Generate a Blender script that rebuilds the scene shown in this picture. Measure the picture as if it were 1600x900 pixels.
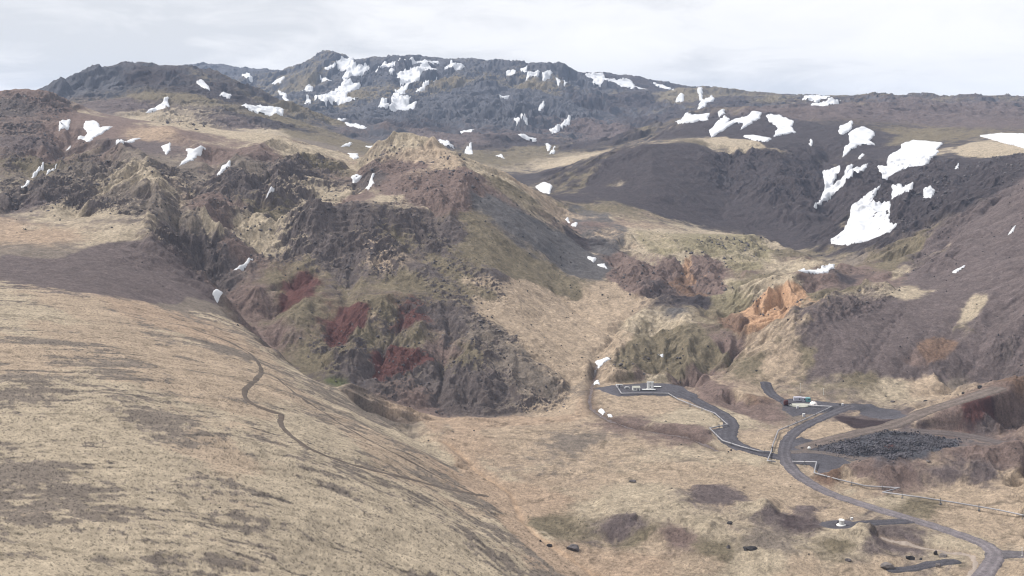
import bpy, math, random
import numpy as np
random.seed(7)
C = bpy.context.scene
COL = C.collection
for o in list(bpy.data.objects):
    bpy.data.objects.remove(o)

# ------------------------------------------------------------------ camera, sky, sun, exposure
F = 1570.0            # focal length in photograph pixels (photograph is 1600 wide)
YH = 200.0            # photograph row of the eye-level horizon
cam = bpy.data.cameras.new('camera')
cam.sensor_width = 36.0
cam.lens = 36.0 * F / 1600.0
cam.shift_y = (YH - 450.0) / 1600.0
cam.clip_start = 1.0
cam.clip_end = 30000.0
camo = bpy.data.objects.new('camera', cam)
camo.rotation_euler = (math.radians(90), 0, 0)
COL.objects.link(camo)
C.camera = camo

SUN_ELEV, SUN_AZ = math.radians(46), math.radians(-64)   # azimuth from +Y towards +X
w = bpy.data.worlds.new('World'); C.world = w
w.use_nodes = True
N, L = w.node_tree.nodes, w.node_tree.links
N.clear()
def wn(t, **k):
    n = N.new(t)
    for a, b in k.items(): setattr(n, a, b)
    return n
def wmath(op, a, b=None, c=None, clamp=False):
    n = wn('ShaderNodeMath', operation=op, use_clamp=clamp)
    for i, v in enumerate((a, b, c)):
        if v is None: continue
        if isinstance(v, (int, float)): n.inputs[i].default_value = v
        else: L.new(v, n.inputs[i])
    return n.outputs[0]
sky = wn('ShaderNodeTexSky', sky_type='NISHITA', sun_disc=False)
sky.sun_elevation = SUN_ELEV; sky.sun_rotation = SUN_AZ
sky.air_density = 1.0; sky.dust_density = 1.5
tc = wn('ShaderNodeTexCoord')
sx = wn('ShaderNodeSeparateXYZ'); L.new(tc.outputs['Generated'], sx.inputs[0])
elev = wmath('MAXIMUM', sx.outputs[2], 0.0)
den = wmath('ADD', elev, 0.20)
px_ = wmath('DIVIDE', sx.outputs[0], den); py_ = wmath('DIVIDE', sx.outputs[1], den)
cx = wn('ShaderNodeCombineXYZ'); L.new(px_, cx.inputs[0]); L.new(py_, cx.inputs[1])
cx.inputs[2].default_value = 3.7
def wnoise(scale, detail, rough, dist=0.0, off=0.0):
    m = wn('ShaderNodeMapping'); L.new(cx.outputs[0], m.inputs[0])
    m.inputs['Location'].default_value = (off, off * .7, off * 1.3)
    n = wn('ShaderNodeTexNoise'); L.new(m.outputs[0], n.inputs['Vector'])
    n.inputs['Scale'].default_value = scale; n.inputs['Detail'].default_value = detail
    n.inputs['Roughness'].default_value = rough; n.inputs['Distortion'].default_value = dist
    return n.outputs['Fac']
n1 = wnoise(0.62, 7, .52, .25, 1.3)
n2 = wnoise(2.2, 9, .62, .6, 5.1)
dens = wmath('MULTIPLY_ADD', n2, .42, wmath('MULTIPLY', n1, .80))
rmp = wn('ShaderNodeValToRGB'); L.new(dens, rmp.inputs[0])
e = rmp.color_ramp.elements
e[0].position = .535; e[0].color = (5.7, 5.78, 6.0, 1)
e[1].position = .78; e[1].color = (8.0, 7.9, 7.85, 1)
e2 = e.new(.60); e2.color = (6.6, 6.6, 6.75, 1)
e3 = e.new(.665); e3.color = (7.5, 7.45, 7.5, 1)
# an overcast sky is about three times brighter overhead than at the horizon
zen = wmath('MULTIPLY_ADD', wmath('SUBTRACT', elev, .1, clamp=True), .7, 1.0)
cl = wn('ShaderNodeMixRGB', blend_type='MULTIPLY'); cl.inputs[0].default_value = 1
L.new(rmp.outputs[0], cl.inputs[1])
cz = wn('ShaderNodeCombineXYZ')
for i in range(3): L.new(zen, cz.inputs[i])
L.new(cz.outputs[0], cl.inputs[2])
mx = wn('ShaderNodeMixRGB'); mx.inputs[0].default_value = .97
L.new(sky.outputs[0], mx.inputs[1]); L.new(cl.outputs[0], mx.inputs[2])
bg = wn('ShaderNodeBackground'); bg.inputs[1].default_value = 0.1
L.new(mx.outputs[0], bg.inputs[0])
wo = wn('ShaderNodeOutputWorld'); L.new(bg.outputs[0], wo.inputs[0])

sl = bpy.data.lights.new('sun', 'SUN'); sl.energy = 4.0; sl.angle = math.radians(8); sl.color = (1, .95, .88)
so = bpy.data.objects.new('sun', sl); COL.objects.link(so)
so.rotation_euler = (math.pi / 2 - SUN_ELEV, 0, math.pi - SUN_AZ)
so.location = (-400, 100, 500)

C.view_settings.view_transform = 'Standard'
C.view_settings.look = 'None'
C.view_settings.exposure = 0.44
C.view_settings.gamma = 1.0
C.view_settings.use_curve_mapping = False
C.cycles.max_bounces = 4
C.cycles.diffuse_bounces = 2
C.cycles.volume_bounces = 0
C.cycles.use_denoising = True
C.cycles.filter_width = 1.15

# ------------------------------------------------------------------ noise
_rng = np.random.default_rng(11)
_ANG = (_rng.random(4096) * 2 * np.pi).astype(np.float32)
_GX, _GY = np.cos(_ANG), np.sin(_ANG)
def perlin(x, y, seed=0):
    x = np.asarray(x, np.float32); y = np.asarray(y, np.float32)
    fx = np.floor(x); fy = np.floor(y)
    xi = fx.astype(np.int32); yi = fy.astype(np.int32)
    x = x - fx; y = y - fy
    ux = x * x * x * (x * (x * 6 - 15) + 10); uy = y * y * y * (y * (y * 6 - 15) + 10)
    def g(ix, iy, dx, dy):
        h = (ix * 374761393 + iy * 668265263 + seed * 1442695041 % 2147483647).astype(np.int32)
        h = (h ^ (h >> 13)) * np.int32(1274126177)
        h = (h ^ (h >> 16)) & 4095
        return _GX[h] * dx + _GY[h] * dy
    with np.errstate(over='ignore'):
        a = g(xi, yi, x, y); b = g(xi + 1, yi, x - 1, y)
        c = g(xi, yi + 1, x, y - 1); d = g(xi + 1, yi + 1, x - 1, y - 1)
    a = a + ux * (b - a); c = c + ux * (d - c)
    return (a + uy * (c - a)) * 1.5
def fbm(x, y, wl, octs, seed=0, gain=.5):
    s = 0; amp = 1; tot = 0
    for k in range(octs):
        s = s + amp * perlin(x * (2.03 ** k / wl) + 17.3 * k, y * (2.03 ** k / wl) - 9.1 * k, seed + k)
        tot += amp; amp *= gain
    return s / tot * 1.25
def ridged(x, y, wl, octs, seed=0, gain=.5):
    s = 0; amp = 1; tot = 0
    for k in range(octs):
        n = 1 - np.abs(perlin(x * (2.07 ** k / wl) + 31.3 * k, y * (2.07 ** k / wl) + 5.7 * k, seed + k))
        s = s + amp * n * n; tot += amp; amp *= gain
    return s / tot
def hash01(ix, iy, seed):
    h = (ix * 374761393 + iy * 668265263 + seed * 144269504).astype(np.int32)
    h = (h ^ (h >> 13)) * np.int32(1274126177)
    h = h ^ (h >> 16)
    return (h & 1023).astype(np.float32) / 1023, ((h >> 10) & 1023).astype(np.float32) / 1023
def gully(x, y, dx, dy, seed):
    """stripes running down the fall line; (dx, dy) is the contour direction scaled by the steepness"""
    fx = np.floor(x); fy = np.floor(y); ix = fx.astype(np.int32); iy = fy.astype(np.int32)
    x = (x - fx).astype(np.float32); y = (y - fy).astype(np.float32)
    h = np.zeros_like(x); gx_ = np.zeros_like(x); gy_ = np.zeros_like(x); wt = np.zeros_like(x)
    for i in (-1, 0, 1, 2):
        for j in (-1, 0, 1, 2):
            a, b = hash01(ix + i, iy + j, seed)
            ppx = x - i - a * .7; ppy = y - j - b * .7
            wgt = np.exp(-2.2 * (ppx * ppx + ppy * ppy))
            mag = (ppx * dx + ppy * dy) * 6.2832
            h += np.cos(mag) * wgt; sn = -np.sin(mag) * wgt
            gx_ += sn * dx; gy_ += sn * dy; wt += wgt
    return h / wt, gx_ / wt, gy_ / wt
def erode(x, y, sx, sy, wl, octs, seed, strength=1.1, branch=1.6):
    h = np.zeros_like(x); gx_ = np.zeros_like(x); gy_ = np.zeros_like(x); a = 1.0; f = 1.0
    for k in range(octs):
        e0, e1, e2 = gully(x * (f / wl), y * (f / wl), -(sy * strength + gy_ * branch), sx * strength + gx_ * branch, seed + k)
        h += a * e0; gx_ += a * e1 * .35; gy_ += a * e2 * .35
        a *= .48; f *= 2.1
    return h / 1.8
def sstep(a, b, x):
    t = np.clip((x - a) / (b - a), 0, 1)
    return t * t * (3 - 2 * t)

# ------------------------------------------------------------------ terrain: survey points and break lines
# every survey point: bearing (as a photograph column), dip (as a photograph row) and distance in metres;
# they fix a height above plan position, from which one height field is interpolated
pts = []
def P(*a): pts.extend(a)
def LN(*a, step=.035):
    for (x0, y0, d0), (x1, y1, d1) in zip(a[:-1], a[1:]):
        n = max(1, int(math.ceil(math.hypot((x1 - x0) / F, math.log(d1 / d0)) / step)))
        for k in range(n):
            f = k / n
            pts.append((x0 + (x1 - x0) * f, y0 + (y1 - y0) * f, d0 * (d1 / d0) ** f))
    pts.append(a[-1])

# near grassy shoulder on the left
P((0,900,265),(200,900,290),(400,900,325),(600,900,370),(800,900,425),
  (0,1150,190),(500,1150,240),(900,1150,335),(1300,1150,338),(1650,1150,335),(-400,900,235),(-400,700,330),(-400,520,470),(-400,1150,180),
  (0,800,310),(200,800,338),(400,800,378),(600,800,432),(700,800,470),
  (0,700,365),(200,700,398),(400,700,448),(560,700,510),(640,702,565),
  (0,600,435),(200,600,485),(350,600,540),(430,602,590),
  (0,520,520),(200,520,590),(330,522,660),
  (0,470,600),(150,470,660),(250,475,720),
  (0,430,690),(150,425,750),(250,430,800))
LN((0,385,800),(120,368,860),(240,365,872),(285,388,882),(320,430,872),(338,462,850),(350,480,815),(392,520,760),(440,558,722),(490,594,698),(545,618,690),(620,650,672),(690,705,622),(760,752,575),(830,805,527),(890,858,485),(935,905,455))
P((-300,400,760))
# ravine behind the shoulder
LN((300,418,930),(345,462,898),(372,500,850),(420,550,785),(480,598,728),(540,622,712),(600,640,712),(660,655,705))
LN((345,462,898),(375,412,955),(425,372,1015),(475,338,1085),(500,305,1150),(545,287,1210),(570,262,1320),(565,247,1420))
# crag hill on the left
P((60,340,930),(150,338,935),(240,345,925),(60,300,1030),(160,300,1040),(260,318,1000),(330,345,985),(330,300,1090),(400,330,1040),
  (60,255,1170),(160,250,1190),(260,262,1170),(350,262,1200),(430,262,1230),(480,275,1200),(420,300,1110),(460,245,1320),(520,255,1300),
  (60,210,1310),(150,205,1370),(250,222,1330),(330,225,1340),(400,228,1360),(490,238,1390))
LN((-400,150,1450),(-100,150,1500),(0,148,1510),(45,139,1530),(85,155,1540),(120,176,1520),(180,186,1500),(260,192,1490),(340,203,1480),(430,212,1480),(500,234,1480),(560,247,1430))
P((-400,300,1000),(-400,400,800))
LN((60,190,1850),(180,205,1820),(300,212,1800),(420,222,1720),(520,240,1700),(600,246,1600))
# central hill
LN((590,628,722),(640,642,730),(700,650,732),(800,650,738),(870,630,765),(888,603,798),(925,562,858),(985,492,975),(1000,470,1015),(955,420,1110),(902,362,1250),(865,325,1400))
LN((660,440,942),(740,500,872),(810,550,826),(866,598,792))
LN((735,277,1190),(700,340,1080),(680,400,1000),(660,440,942))
P((850,500,925),(920,482,990),(900,540,885),(800,430,1005),(880,420,1085),(940,440,1062),
  (600,560,795),(520,555,775),(450,500,835),(560,500,845),(400,450,892),(650,600,768),(750,600,772),(820,605,778),(480,450,912),(560,440,925),(440,410,962),
  (540,395,975),(620,392,985),(600,470,880),(680,540,825),(450,360,1040))
LN((485,347,1012),(540,352,1015),(600,355,1018),(645,378,1015),(700,388,1008))
LN((492,316,1030),(540,322,1036),(600,334,1042),(660,347,1046),(705,352,1052))
P((560,312,1090),(620,302,1130),(680,302,1125),(730,288,1175),(700,262,1240),(650,262,1245),(590,265,1240),(540,300,1160))
LN((585,232,1330),(610,217,1365),(640,214,1375),(660,219,1365),(690,235,1330),(735,258,1285),(790,282,1290),(840,307,1340),(875,325,1400))
P((735,275,1188),(760,302,1180),(800,332,1155),(850,372,1125),(800,380,1072),(745,342,1092),(885,350,1235),(770,420,980),(900,400,1140))
LN((570,262,1500),(640,250,1560),(700,262,1560),(760,280,1560),(830,305,1600))
# stream valley and altered ground right of the hill
P((1000,530,925),(1060,540,885),(1000,580,845),(1090,500,945),(960,600,802),(1120,470,1040))
LN((960,425,1120),(1010,416,1118),(1060,425,1120))
P((1040,440,1085),(1000,450,1050),(1090,432,1115),(1130,440,1100),(1060,470,1015),(1140,490,985))
LN((1087,474,1010),(1130,503,940),(1162,528,890),(1100,586,826),(1060,604,796))
LN((1165,475,985),(1200,452,985),(1240,444,992),(1280,434,1020),(1320,424,1060))
LN((1165,522,900),(1200,512,905),(1235,504,905),(1280,478,940),(1330,452,985))
P((1180,450,1020),(1270,425,1070),(1000,360,1285),(1080,370,1285),(1180,368,1350),(1180,400,1220),(1250,412,1180),(1300,420,1140),(1340,408,1185),
  (950,332,1380),(930,352,1300),(1040,400,1180),(1120,410,1180))
# scree spur on the right above the gravel pads
LN((1085,600,825),(1185,545,852),(1240,505,872),(1290,472,915),(1340,457,950),(1400,452,965),(1470,445,960))
P((1330,550,822),(1420,545,828),(1500,540,828),(1560,540,815),(1480,480,895),(1600,450,885),(1600,520,818),(1270,570,815),(1400,500,880),(1540,460,900),
  (1200,590,805),(1150,590,812))
P((1600,300,1130),(1500,380,1060),(1420,425,1040),(1600,380,1000),(1550,330,1130),(1600,240,1450),(1550,270,1290),(1750,400,850),(1750,250,1150),(1900,300,900),(1900,450,700),(1900,200,1300))
# dark bowl and lava plateau on the right
LN((865,325,1400),(900,335,1420),(960,318,1460),(1020,338,1430),(1100,357,1430),(1180,362,1440),(1230,392,1330),(1280,412,1200))
LN((885,298,1620),(920,262,1720),(960,238,1780),(1010,224,1830),(1060,220,1850),(1130,226,1850),(1200,232,1830),(1260,245,1800),(1320,258,1790))
P((1060,285,1610),(1150,285,1630),(1240,300,1560),(960,285,1620),(1280,340,1440),(1300,385,1280))
LN((1320,258,1790),(1340,262,1720),(1400,272,1560),(1440,262,1600),(1490,235,1720),(1540,222,1800),(1600,236,1640),(1700,240,1450))
P((1330,310,1480),(1345,372,1280),(1400,345,1290),(1460,315,1300),(1510,300,1320),(1380,305,1440))
P((1060,192,2150),(1140,185,2250),(1200,190,2250),(1200,215,1980),(1110,212,1990),(1300,190,2200),(1340,200,2050),(1420,200,2100),(1500,200,2050),(1580,205,1950),(1450,180,2500),(1560,185,2400),(1700,200,1900),(2000,180,1900))
LN((1010,228,2150),(1060,190,2350),(1110,178,2500),(1180,172,2700),(1240,170,2800))
LN((1240,170,2850),(1300,158,3050),(1370,151,3150),(1440,156,3150),(1500,162,3100),(1520,156,3120),(1565,166,3050),(1620,168,3000),(1800,160,3000),(2100,160,3000))
# valley beyond the hill
LN((850,296,1650),(830,275,1900),(790,255,2100),(740,240,2300),(690,232,2450))
P((900,246,2150),(960,232,2250),(870,235,2450),(990,222,2600),(780,228,2600),(850,215,2850),(700,210,2700),(930,215,2800),(640,222,2400),(1000,212,2950))
# far snowy mountain
LN((440,200,2700),(520,200,2900),(600,192,3100),(700,202,3100),(800,205,3050),(900,205,3050),(1000,205,3100))
LN((430,148,4300),(470,135,4300),(505,97,4450),(520,87,4550),(545,93,4600),(590,87,4700),(640,92,4700),(690,94,4650),(750,97,4550),(800,104,4450),(850,107,4350),(872,106,4250),(890,122,4250))
P((600,130,4050),(520,150,3800),(560,165,3550),(660,150,3700),(700,128,4000),(760,128,3950),(700,170,3380),(760,165,3420),(820,140,3900),(860,160,3600),(890,150,3850),(920,180,3500),(640,175,3350),(480,175,3400),(830,185,3250))
LN((890,122,5000),(905,117,5100),(970,120,5000),(1020,131,4800),(1050,140,4500))
LN((960,185,3600),(1000,165,3900),(1040,150,4100))
LN((1040,150,4250),(1065,136,4200),(1100,140,4200),(1140,147,4300),(1190,157,4500),(1230,155,4800),(1290,153,5000),(1330,160,5000))
P((1060,170,3600),(1020,195,3300),(1120,165,3700),(1000,140,4500))
LN((285,106,5600),(310,102,5700),(345,97,5700),(370,103,5600),(395,118,5300),(430,110,5200),(465,118,5100))
# ridge on the left behind the crag hill
LN((78,150,2350),(92,133,2380),(105,140,2400),(130,118,2500),(180,112,2600),(212,103,2700),(260,106,2700),(310,110,2700),(350,120,2650),(400,145,2550),(450,172,2450),(510,196,2350),(570,218,2250),(620,232,2150))
P((250,160,2150),(330,180,2050),(430,205,1950),(520,215,2050),(150,165,2100),(350,150,2300),(400,180,2150),(250,130,2400),(180,140,2300))
LN((-400,175,2400),(-100,175,2300),(20,178,2200))
P((-400,190,3000),(-100,190,3000),(30,188,2750),(60,185,3300),(0,195,4500),(-400,195,4500),(150,178,4200),(50,190,3800),(240,165,4600),(55,172,2350))
P((602,196,2350),(572,217,2300),(640,217,2300),(602,214,2250))
# behind the skyline everything falls away
for X in range(-400, 2101, 250): P((X, 200, 8500), (X, 196, 6800))
# valley floor
P((720,660,690),(760,690,648),(820,670,680),(900,660,700),(1000,700,640),(1100,720,614),(900,720,616),(800,740,590),(960,770,560),(1100,770,560),(1180,750,582),
  (930,620,760),(980,612,780),(1050,615,775),(1000,640,734),(1080,660,700),(1130,690,655),(1170,700,640),(1200,720,612),(1130,640,738),(1180,640,735),(1190,680,672),(1200,610,788),
  (1250,640,735),(1300,640,735),(1350,640,737),(1230,690,656),(1300,690,655),(1280,730,605),(1250,760,572),(1340,660,700),(1400,645,728),(1480,622,765),(1560,600,785),(1440,690,655),(1400,720,618),(1520,690,652),(1380,660,702),
  (1350,790,545),(1450,790,545),(1560,800,533),(1400,830,508),(1500,850,492),(1600,870,476),(1600,820,515),(1560,890,462),(1500,900,458),(1350,890,466),(1250,890,466),
  (1100,860,486),(1100,900,458),(1000,900,458),(960,840,502),(1250,800,537),(1300,820,519),(1400,760,572))
# low hummocks near the bottom
P((1000,792,535),(1080,790,537),(1030,822,508),(960,808,520),(1180,788,538),(1215,800,537),(1340,826,505),(1300,845,492),(1150,838,498),(920,825,510),(1100,768,558),(1130,772,557))
# dug quarry bank, rubble heap platform and brown bank on the right
LN((1420,664,688),(1470,647,700),(1530,624,708),(1575,604,722),(1620,584,745))
LN((1425,674,680),(1475,672,688),(1530,668,694),(1570,664,702),(1610,655,712))
LN((1290,738,590),(1340,728,600),(1420,722,608),(1500,728,600),(1560,715,610),(1610,695,630))
P((1330,752,582),(1420,757,578),(1500,752,582),(1560,745,585),(1610,735,592),(1700,700,560),(1700,800,500),(1900,800,450),(1900,620,560))
LN((1105,598,800),(1150,608,775),(1190,624,758))
LN((1090,625,762),(1140,640,742),(1190,655,715))

p = np.array(pts, float)
pu = (p[:, 0] - 800) / F
pv = np.log(p[:, 2])
pt = -(p[:, 1] - YH) / F
# merge near-duplicate points
keep = []
for i in range(len(p)):
    if all((pu[i] - pu[j]) ** 2 + (pv[i] - pv[j]) ** 2 > .006 ** 2 for j in keep): keep.append(i)
pu, pv, pt = pu[keep], pv[keep], pt[keep]
n_ = len(pu)
KV = 1.0
def ker(r2): return np.sqrt(r2 + 2e-5)
A = np.zeros((n_ + 3, n_ + 3))
A[:n_, :n_] = ker((pu[:, None] - pu) ** 2 + KV * (pv[:, None] - pv) ** 2) - 1e-4 * np.eye(n_)
Q = np.stack([np.ones(n_), pu, pv], 1)
A[:n_, n_:] = Q; A[n_:, :n_] = Q.T
sol = np.linalg.solve(A, np.concatenate([pt, np.zeros(3)]))

# grid of bearings x log distances
RES = 1.2
cols = list(np.arange(-16, 1617, 1.42 / RES))
s = 1.42; xx = cols[-1]; right = []
while xx < 2150: s *= 1.06; xx += s; right.append(xx)
s = 1.42; xx = cols[0]; left = []
while xx > -520: s *= 1.06; xx -= s; left.append(xx)
gx = np.array(left[::-1] + cols + right)
rows = []
v = math.log(175)
def rs(v):
    d = math.exp(v)
    return (.0032 if d < 450 else .0022 if d < 700 else .00135 if d < 1500 else .0018 if d < 2500 else .0022 if d < 6000 else .012) / RES
while v < math.log(9000):
    rows.append(v); v += rs(v)
gv = np.array(rows)
gu = (gx - 800) / F
NR, NC = len(gv), len(gu)
gd = np.exp(gv)
print('grid', NR, NC)

def interp_matrix(n, step):
    """Catmull-Rom weights from every step-th sample to all n samples."""
    m = (n - 1) // step + 2
    M = np.zeros((n, m), np.float32)
    idx = np.arange(n) / step
    k = np.floor(idx).astype(int); f = idx - k
    ws = [(-.5 * f + f ** 2 - .5 * f ** 3), (1 - 2.5 * f ** 2 + 1.5 * f ** 3), (.5 * f + 2 * f ** 2 - 1.5 * f ** 3), (-.5 * f ** 2 + .5 * f ** 3)]
    for j, wt in enumerate(ws):
        np.add.at(M, (np.arange(n), np.clip(k + j - 1, 0, m - 1)), wt)
    return M, m
STEP = 4
def ext(a, m, step):
    i = np.arange(m) * step
    e_ = np.interp(i, np.arange(len(a)), a)
    over = i > len(a) - 1
    e_[over] = a[-1] + (i[over] - len(a) + 1) * (a[-1] - a[-2])
    return e_
MR, mr = interp_matrix(NR, STEP); MC, mc = interp_matrix(NC, STEP)
cu, cv = ext(gu, mc, STEP), ext(gv, mr, STEP)
def coarse_eval(fn):
    out = np.zeros((mr, mc), np.float32)
    for i in range(mr): out[i] = fn(cu, cv[i])
    return out
def rbf_row(u, v):
    r2 = (u[:, None] - pu) ** 2 + KV * (v - pv) ** 2
    return ker(r2) @ sol[:n_] + sol[n_] + sol[n_ + 1] * u + sol[n_ + 2] * v
T0 = MR @ coarse_eval(rbf_row) @ MC.T
D = gd[:, None].astype(np.float32) * np.ones((1, NC), np.float32)
X = (gu[None, :] * gd[:, None]).astype(np.float32)
Y = D
Zb = (T0 * D).astype(np.float32)

def blur(a, ry, rx, n=2):
    for _ in range(n):
        for ax, r in ((0, ry), (1, rx)):
            if r < 1: continue
            pad = [(0, 0), (0, 0)]; pad[ax] = (r + 1, r)
            c = np.cumsum(np.pad(a, pad, mode='edge').astype(np.float64), axis=ax)
            k = 2 * r + 1
            a = ((c[k:] - c[:-k]) if ax == 0 else (c[:, k:] - c[:, :-k])) / k
    return a.astype(np.float32)

# ---- draping: photograph sight line -> first point of the terrain it meets
def hit(px, py, Zs, dmin=0):
    u = (px - 800) / F; t = -(py - YH) / F
    c = np.interp(px, gx, np.arange(NC)); c0 = int(min(max(c, 0), NC - 2)); f = c - c0
    prof = (Zs[:, c0] * (1 - f) + Zs[:, c0 + 1] * f) / gd
    i0 = int(np.searchsorted(gd, dmin)) if dmin else 0
    ok = np.nonzero(prof[i0:] >= t)[0]
    if len(ok) == 0:
        k = i0 + int(np.argmax(prof[i0:]))
        return u, gv[k]
    k = i0 + ok[0]
    if k == 0: return u, gv[0]
    a, b = prof[k - 1], prof[k]
    g = (t - a) / (b - a) if b > a else 1
    return u, gv[k - 1] + (gv[k] - gv[k - 1]) * min(max(g, 0), 1)
def drape(poly, Zs, closed=True, seg=14, dmin=0):
    out = []
    q = list(poly) + ([poly[0]] if closed else [])
    for (x0, y0), (x1, y1) in zip(q[:-1], q[1:]):
        n = max(1, int(math.hypot(x1 - x0, y1 - y0) / seg))
        for k in range(n): out.append(hit(x0 + (x1 - x0) * k / n, y0 + (y1 - y0) * k / n, Zs, dmin))
    if not closed: out.append(hit(*q[-1], Zs, dmin))
    return np.array(out)
WU = fbm(X, Y, 46, 6, 301, .66); WV = fbm(X, Y, 46, 6, 401, .66)   # ragged-edge warps
def window(q, mu=.02, mv=.03):
    c0 = max(0, int(np.searchsorted(gu, q[:, 0].min() - mu)) - 1); c1 = min(NC, int(np.searchsorted(gu, q[:, 0].max() + mu)) + 1)
    r0 = max(0, int(np.searchsorted(gv, q[:, 1].min() - mv)) - 1); r1 = min(NR, int(np.searchsorted(gv, q[:, 1].max() + mv)) + 1)
    return slice(r0, r1), slice(c0, c1)
def inside(q, U, V):
    ins = np.zeros(U.shape, bool)
    a = q; b = np.roll(q, -1, 0)
    for (x0, y0), (x1, y1) in zip(a, b):
        if y0 == y1: continue
        c = ((y0 > V) != (y1 > V)) & (U < (x1 - x0) * (V - y0) / (y1 - y0) + x0)
        ins ^= c
    return ins
def dist_line(q, Xw, Yw):
    """metres from every point to a polyline given as plan points"""
    best = np.full(Xw.shape, 1e9, np.float32); par = np.zeros(Xw.shape, np.float32)
    for i, ((x0, y0), (x1, y1)) in enumerate(zip(q[:-1], q[1:])):
        dx, dy = x1 - x0, y1 - y0
        L2 = dx * dx + dy * dy + 1e-9
        t = np.clip(((Xw - x0) * dx + (Yw - y0) * dy) / L2, 0, 1)
        r = (Xw - x0 - t * dx) ** 2 + (Yw - y0 - t * dy) ** 2
        m = r < best
        best[m] = r[m]; par[m] = i + t[m]
    return np.sqrt(best), par
def plan(q): return np.stack([q[:, 0] * np.exp(q[:, 1]), np.exp(q[:, 1])], 1)
def poly_mask(poly, Zs, warp=.006, bl=6, dmin=0):
    q = drape(poly, Zs, dmin=dmin)
    m = np.zeros((NR, NC), np.float32)
    ys, xs = window(q)
    U = gu[None, xs] + WU[ys, xs] * warp; V = gv[:, None][ys] + WV[ys, xs] * warp * 1.6
    sub = inside(q, U, V).astype(np.float32)
    if bl: sub = blur(sub, bl, bl)
    m[ys, xs] = sub
    return m

# ------------------------------------------------------------------ relief: slope, crags, rills
def grad(Z):
    Zu = np.gradient(Z, gu, axis=1); Zv = np.gradient(Z, gv, axis=0)
    Zx = Zu / D
    return Zx, Zv / D - gu[None, :] * Zx
def zoomed(ox, oy, k, a): return [(ox + x / k, oy + y / k) for x, y in a]

roads = [  # name, width, shoulder, centre line (photograph columns and rows)
    ('road', 8.5, 7, [(1515,925),(1541,893),(1557,872),(1551,858),(1530,846),(1495,834),(1455,821),(1420,810),(1385,800),(1340,786),(1300,773),(1268,757),(1245,741),(1229,724),(1225,706),(1229,690),(1240,676),(1258,665),(1280,655),(1300,646),(1318,639),(1330,635)]),
    ('side_road', 9, 5, [(1553,868),(1575,866),(1600,867),(1640,870),(1700,880)]),
    ('pad_road', 11, 5, [(1226,716),(1205,712),(1180,706),(1155,697),(1137,686),(1140,674),(1144,664),(1135,651),(1115,640),(1095,630),(1075,620),(1060,612)]),
    ('spur_road', 9, 4, [(1196,598),(1199,608),(1206,617),(1218,624),(1232,631)]),
    ('quarry_road', 8, 6, [(1236,706),(1268,706),(1300,710),(1335,715),(1372,720),(1420,720),(1450,716),(1490,708)]),
    ('upper_quarry_road', 12, 6, [(1255,700),(1285,690),(1320,682),(1350,674),(1385,668),(1410,658),(1440,645),(1480,632),(1520,620),(1560,607)]),
    ('quarry_floor_road', 14, 6, [(1430,674),(1470,676),(1510,681),(1545,688),(1570,692)]),
    ('wellhead_track', 7, 4, [(1330,819),(1365,817),(1400,815),(1425,814)]),
    ('creek_track', 6, 3, [(1395,891),(1425,889),(1450,882),(1468,880),(1490,877)]),
]
flat = np.zeros((NR, NC), np.float32)
def flatten(q, z, wd, sh):
    """levels the ground under a polyline q (plan points) with heights z"""
    global Zb
    uv = np.stack([q[:, 0] / q[:, 1], np.log(q[:, 1])], 1)
    ys, xs = window(uv, .03, .05)
    d, par = dist_line(q, X[ys, xs], Y[ys, xs])
    zz = np.interp(par, np.arange(len(z)), z)
    m = 1 - sstep(wd * .5, wd * .5 + sh, d)
    Zb[ys, xs] = Zb[ys, xs] * (1 - m) + zz * m
    flat[ys, xs] = np.maximum(flat[ys, xs], m)
def smooth_line(px_line, n=3, dmin=0):
    a = np.array(px_line, float)
    for _ in range(n):
        b = np.empty((2 * len(a) - 2 + 2, 2)); b[0] = a[0]; b[-1] = a[-1]
        b[1:-1:2] = a[:-1] * .75 + a[1:] * .25; b[2:-1:2] = a[:-1] * .25 + a[1:] * .75
        a = b
    return a
def height_of(Z, x, y):
    u = x / y; v_ = np.log(y)
    c = np.clip(np.interp(u, gu, np.arange(NC)), 0, NC - 1.001); r = np.clip(np.interp(v_, gv, np.arange(NR)), 0, NR - 1.001)
    c0 = c.astype(int); r0 = r.astype(int); fc = c - c0; fr = r - r0
    return (Z[r0, c0] * (1 - fr) * (1 - fc) + Z[r0, c0 + 1] * (1 - fr) * fc + Z[r0 + 1, c0] * fr * (1 - fc) + Z[r0 + 1, c0 + 1] * fr * fc)
road_plans = []
for nm, wd, sh, ln in roads:
    a = smooth_line(ln)
    q = plan(np.array([hit(x, y, Zb, 380) for x, y in a]))
    z = height_of(Zb, q[:, 0], q[:, 1])
    k = np.ones(7) / 7
    z = np.convolve(np.pad(z, 3, mode='edge'), k, 'valid')
    q = np.stack([np.convolve(np.pad(q[:, i], 2, mode='edge'), np.ones(5) / 5, 'valid') for i in (0, 1)], 1)
    road_plans.append((nm, wd, q, z))
    flatten(q, z, wd, sh)
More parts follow.
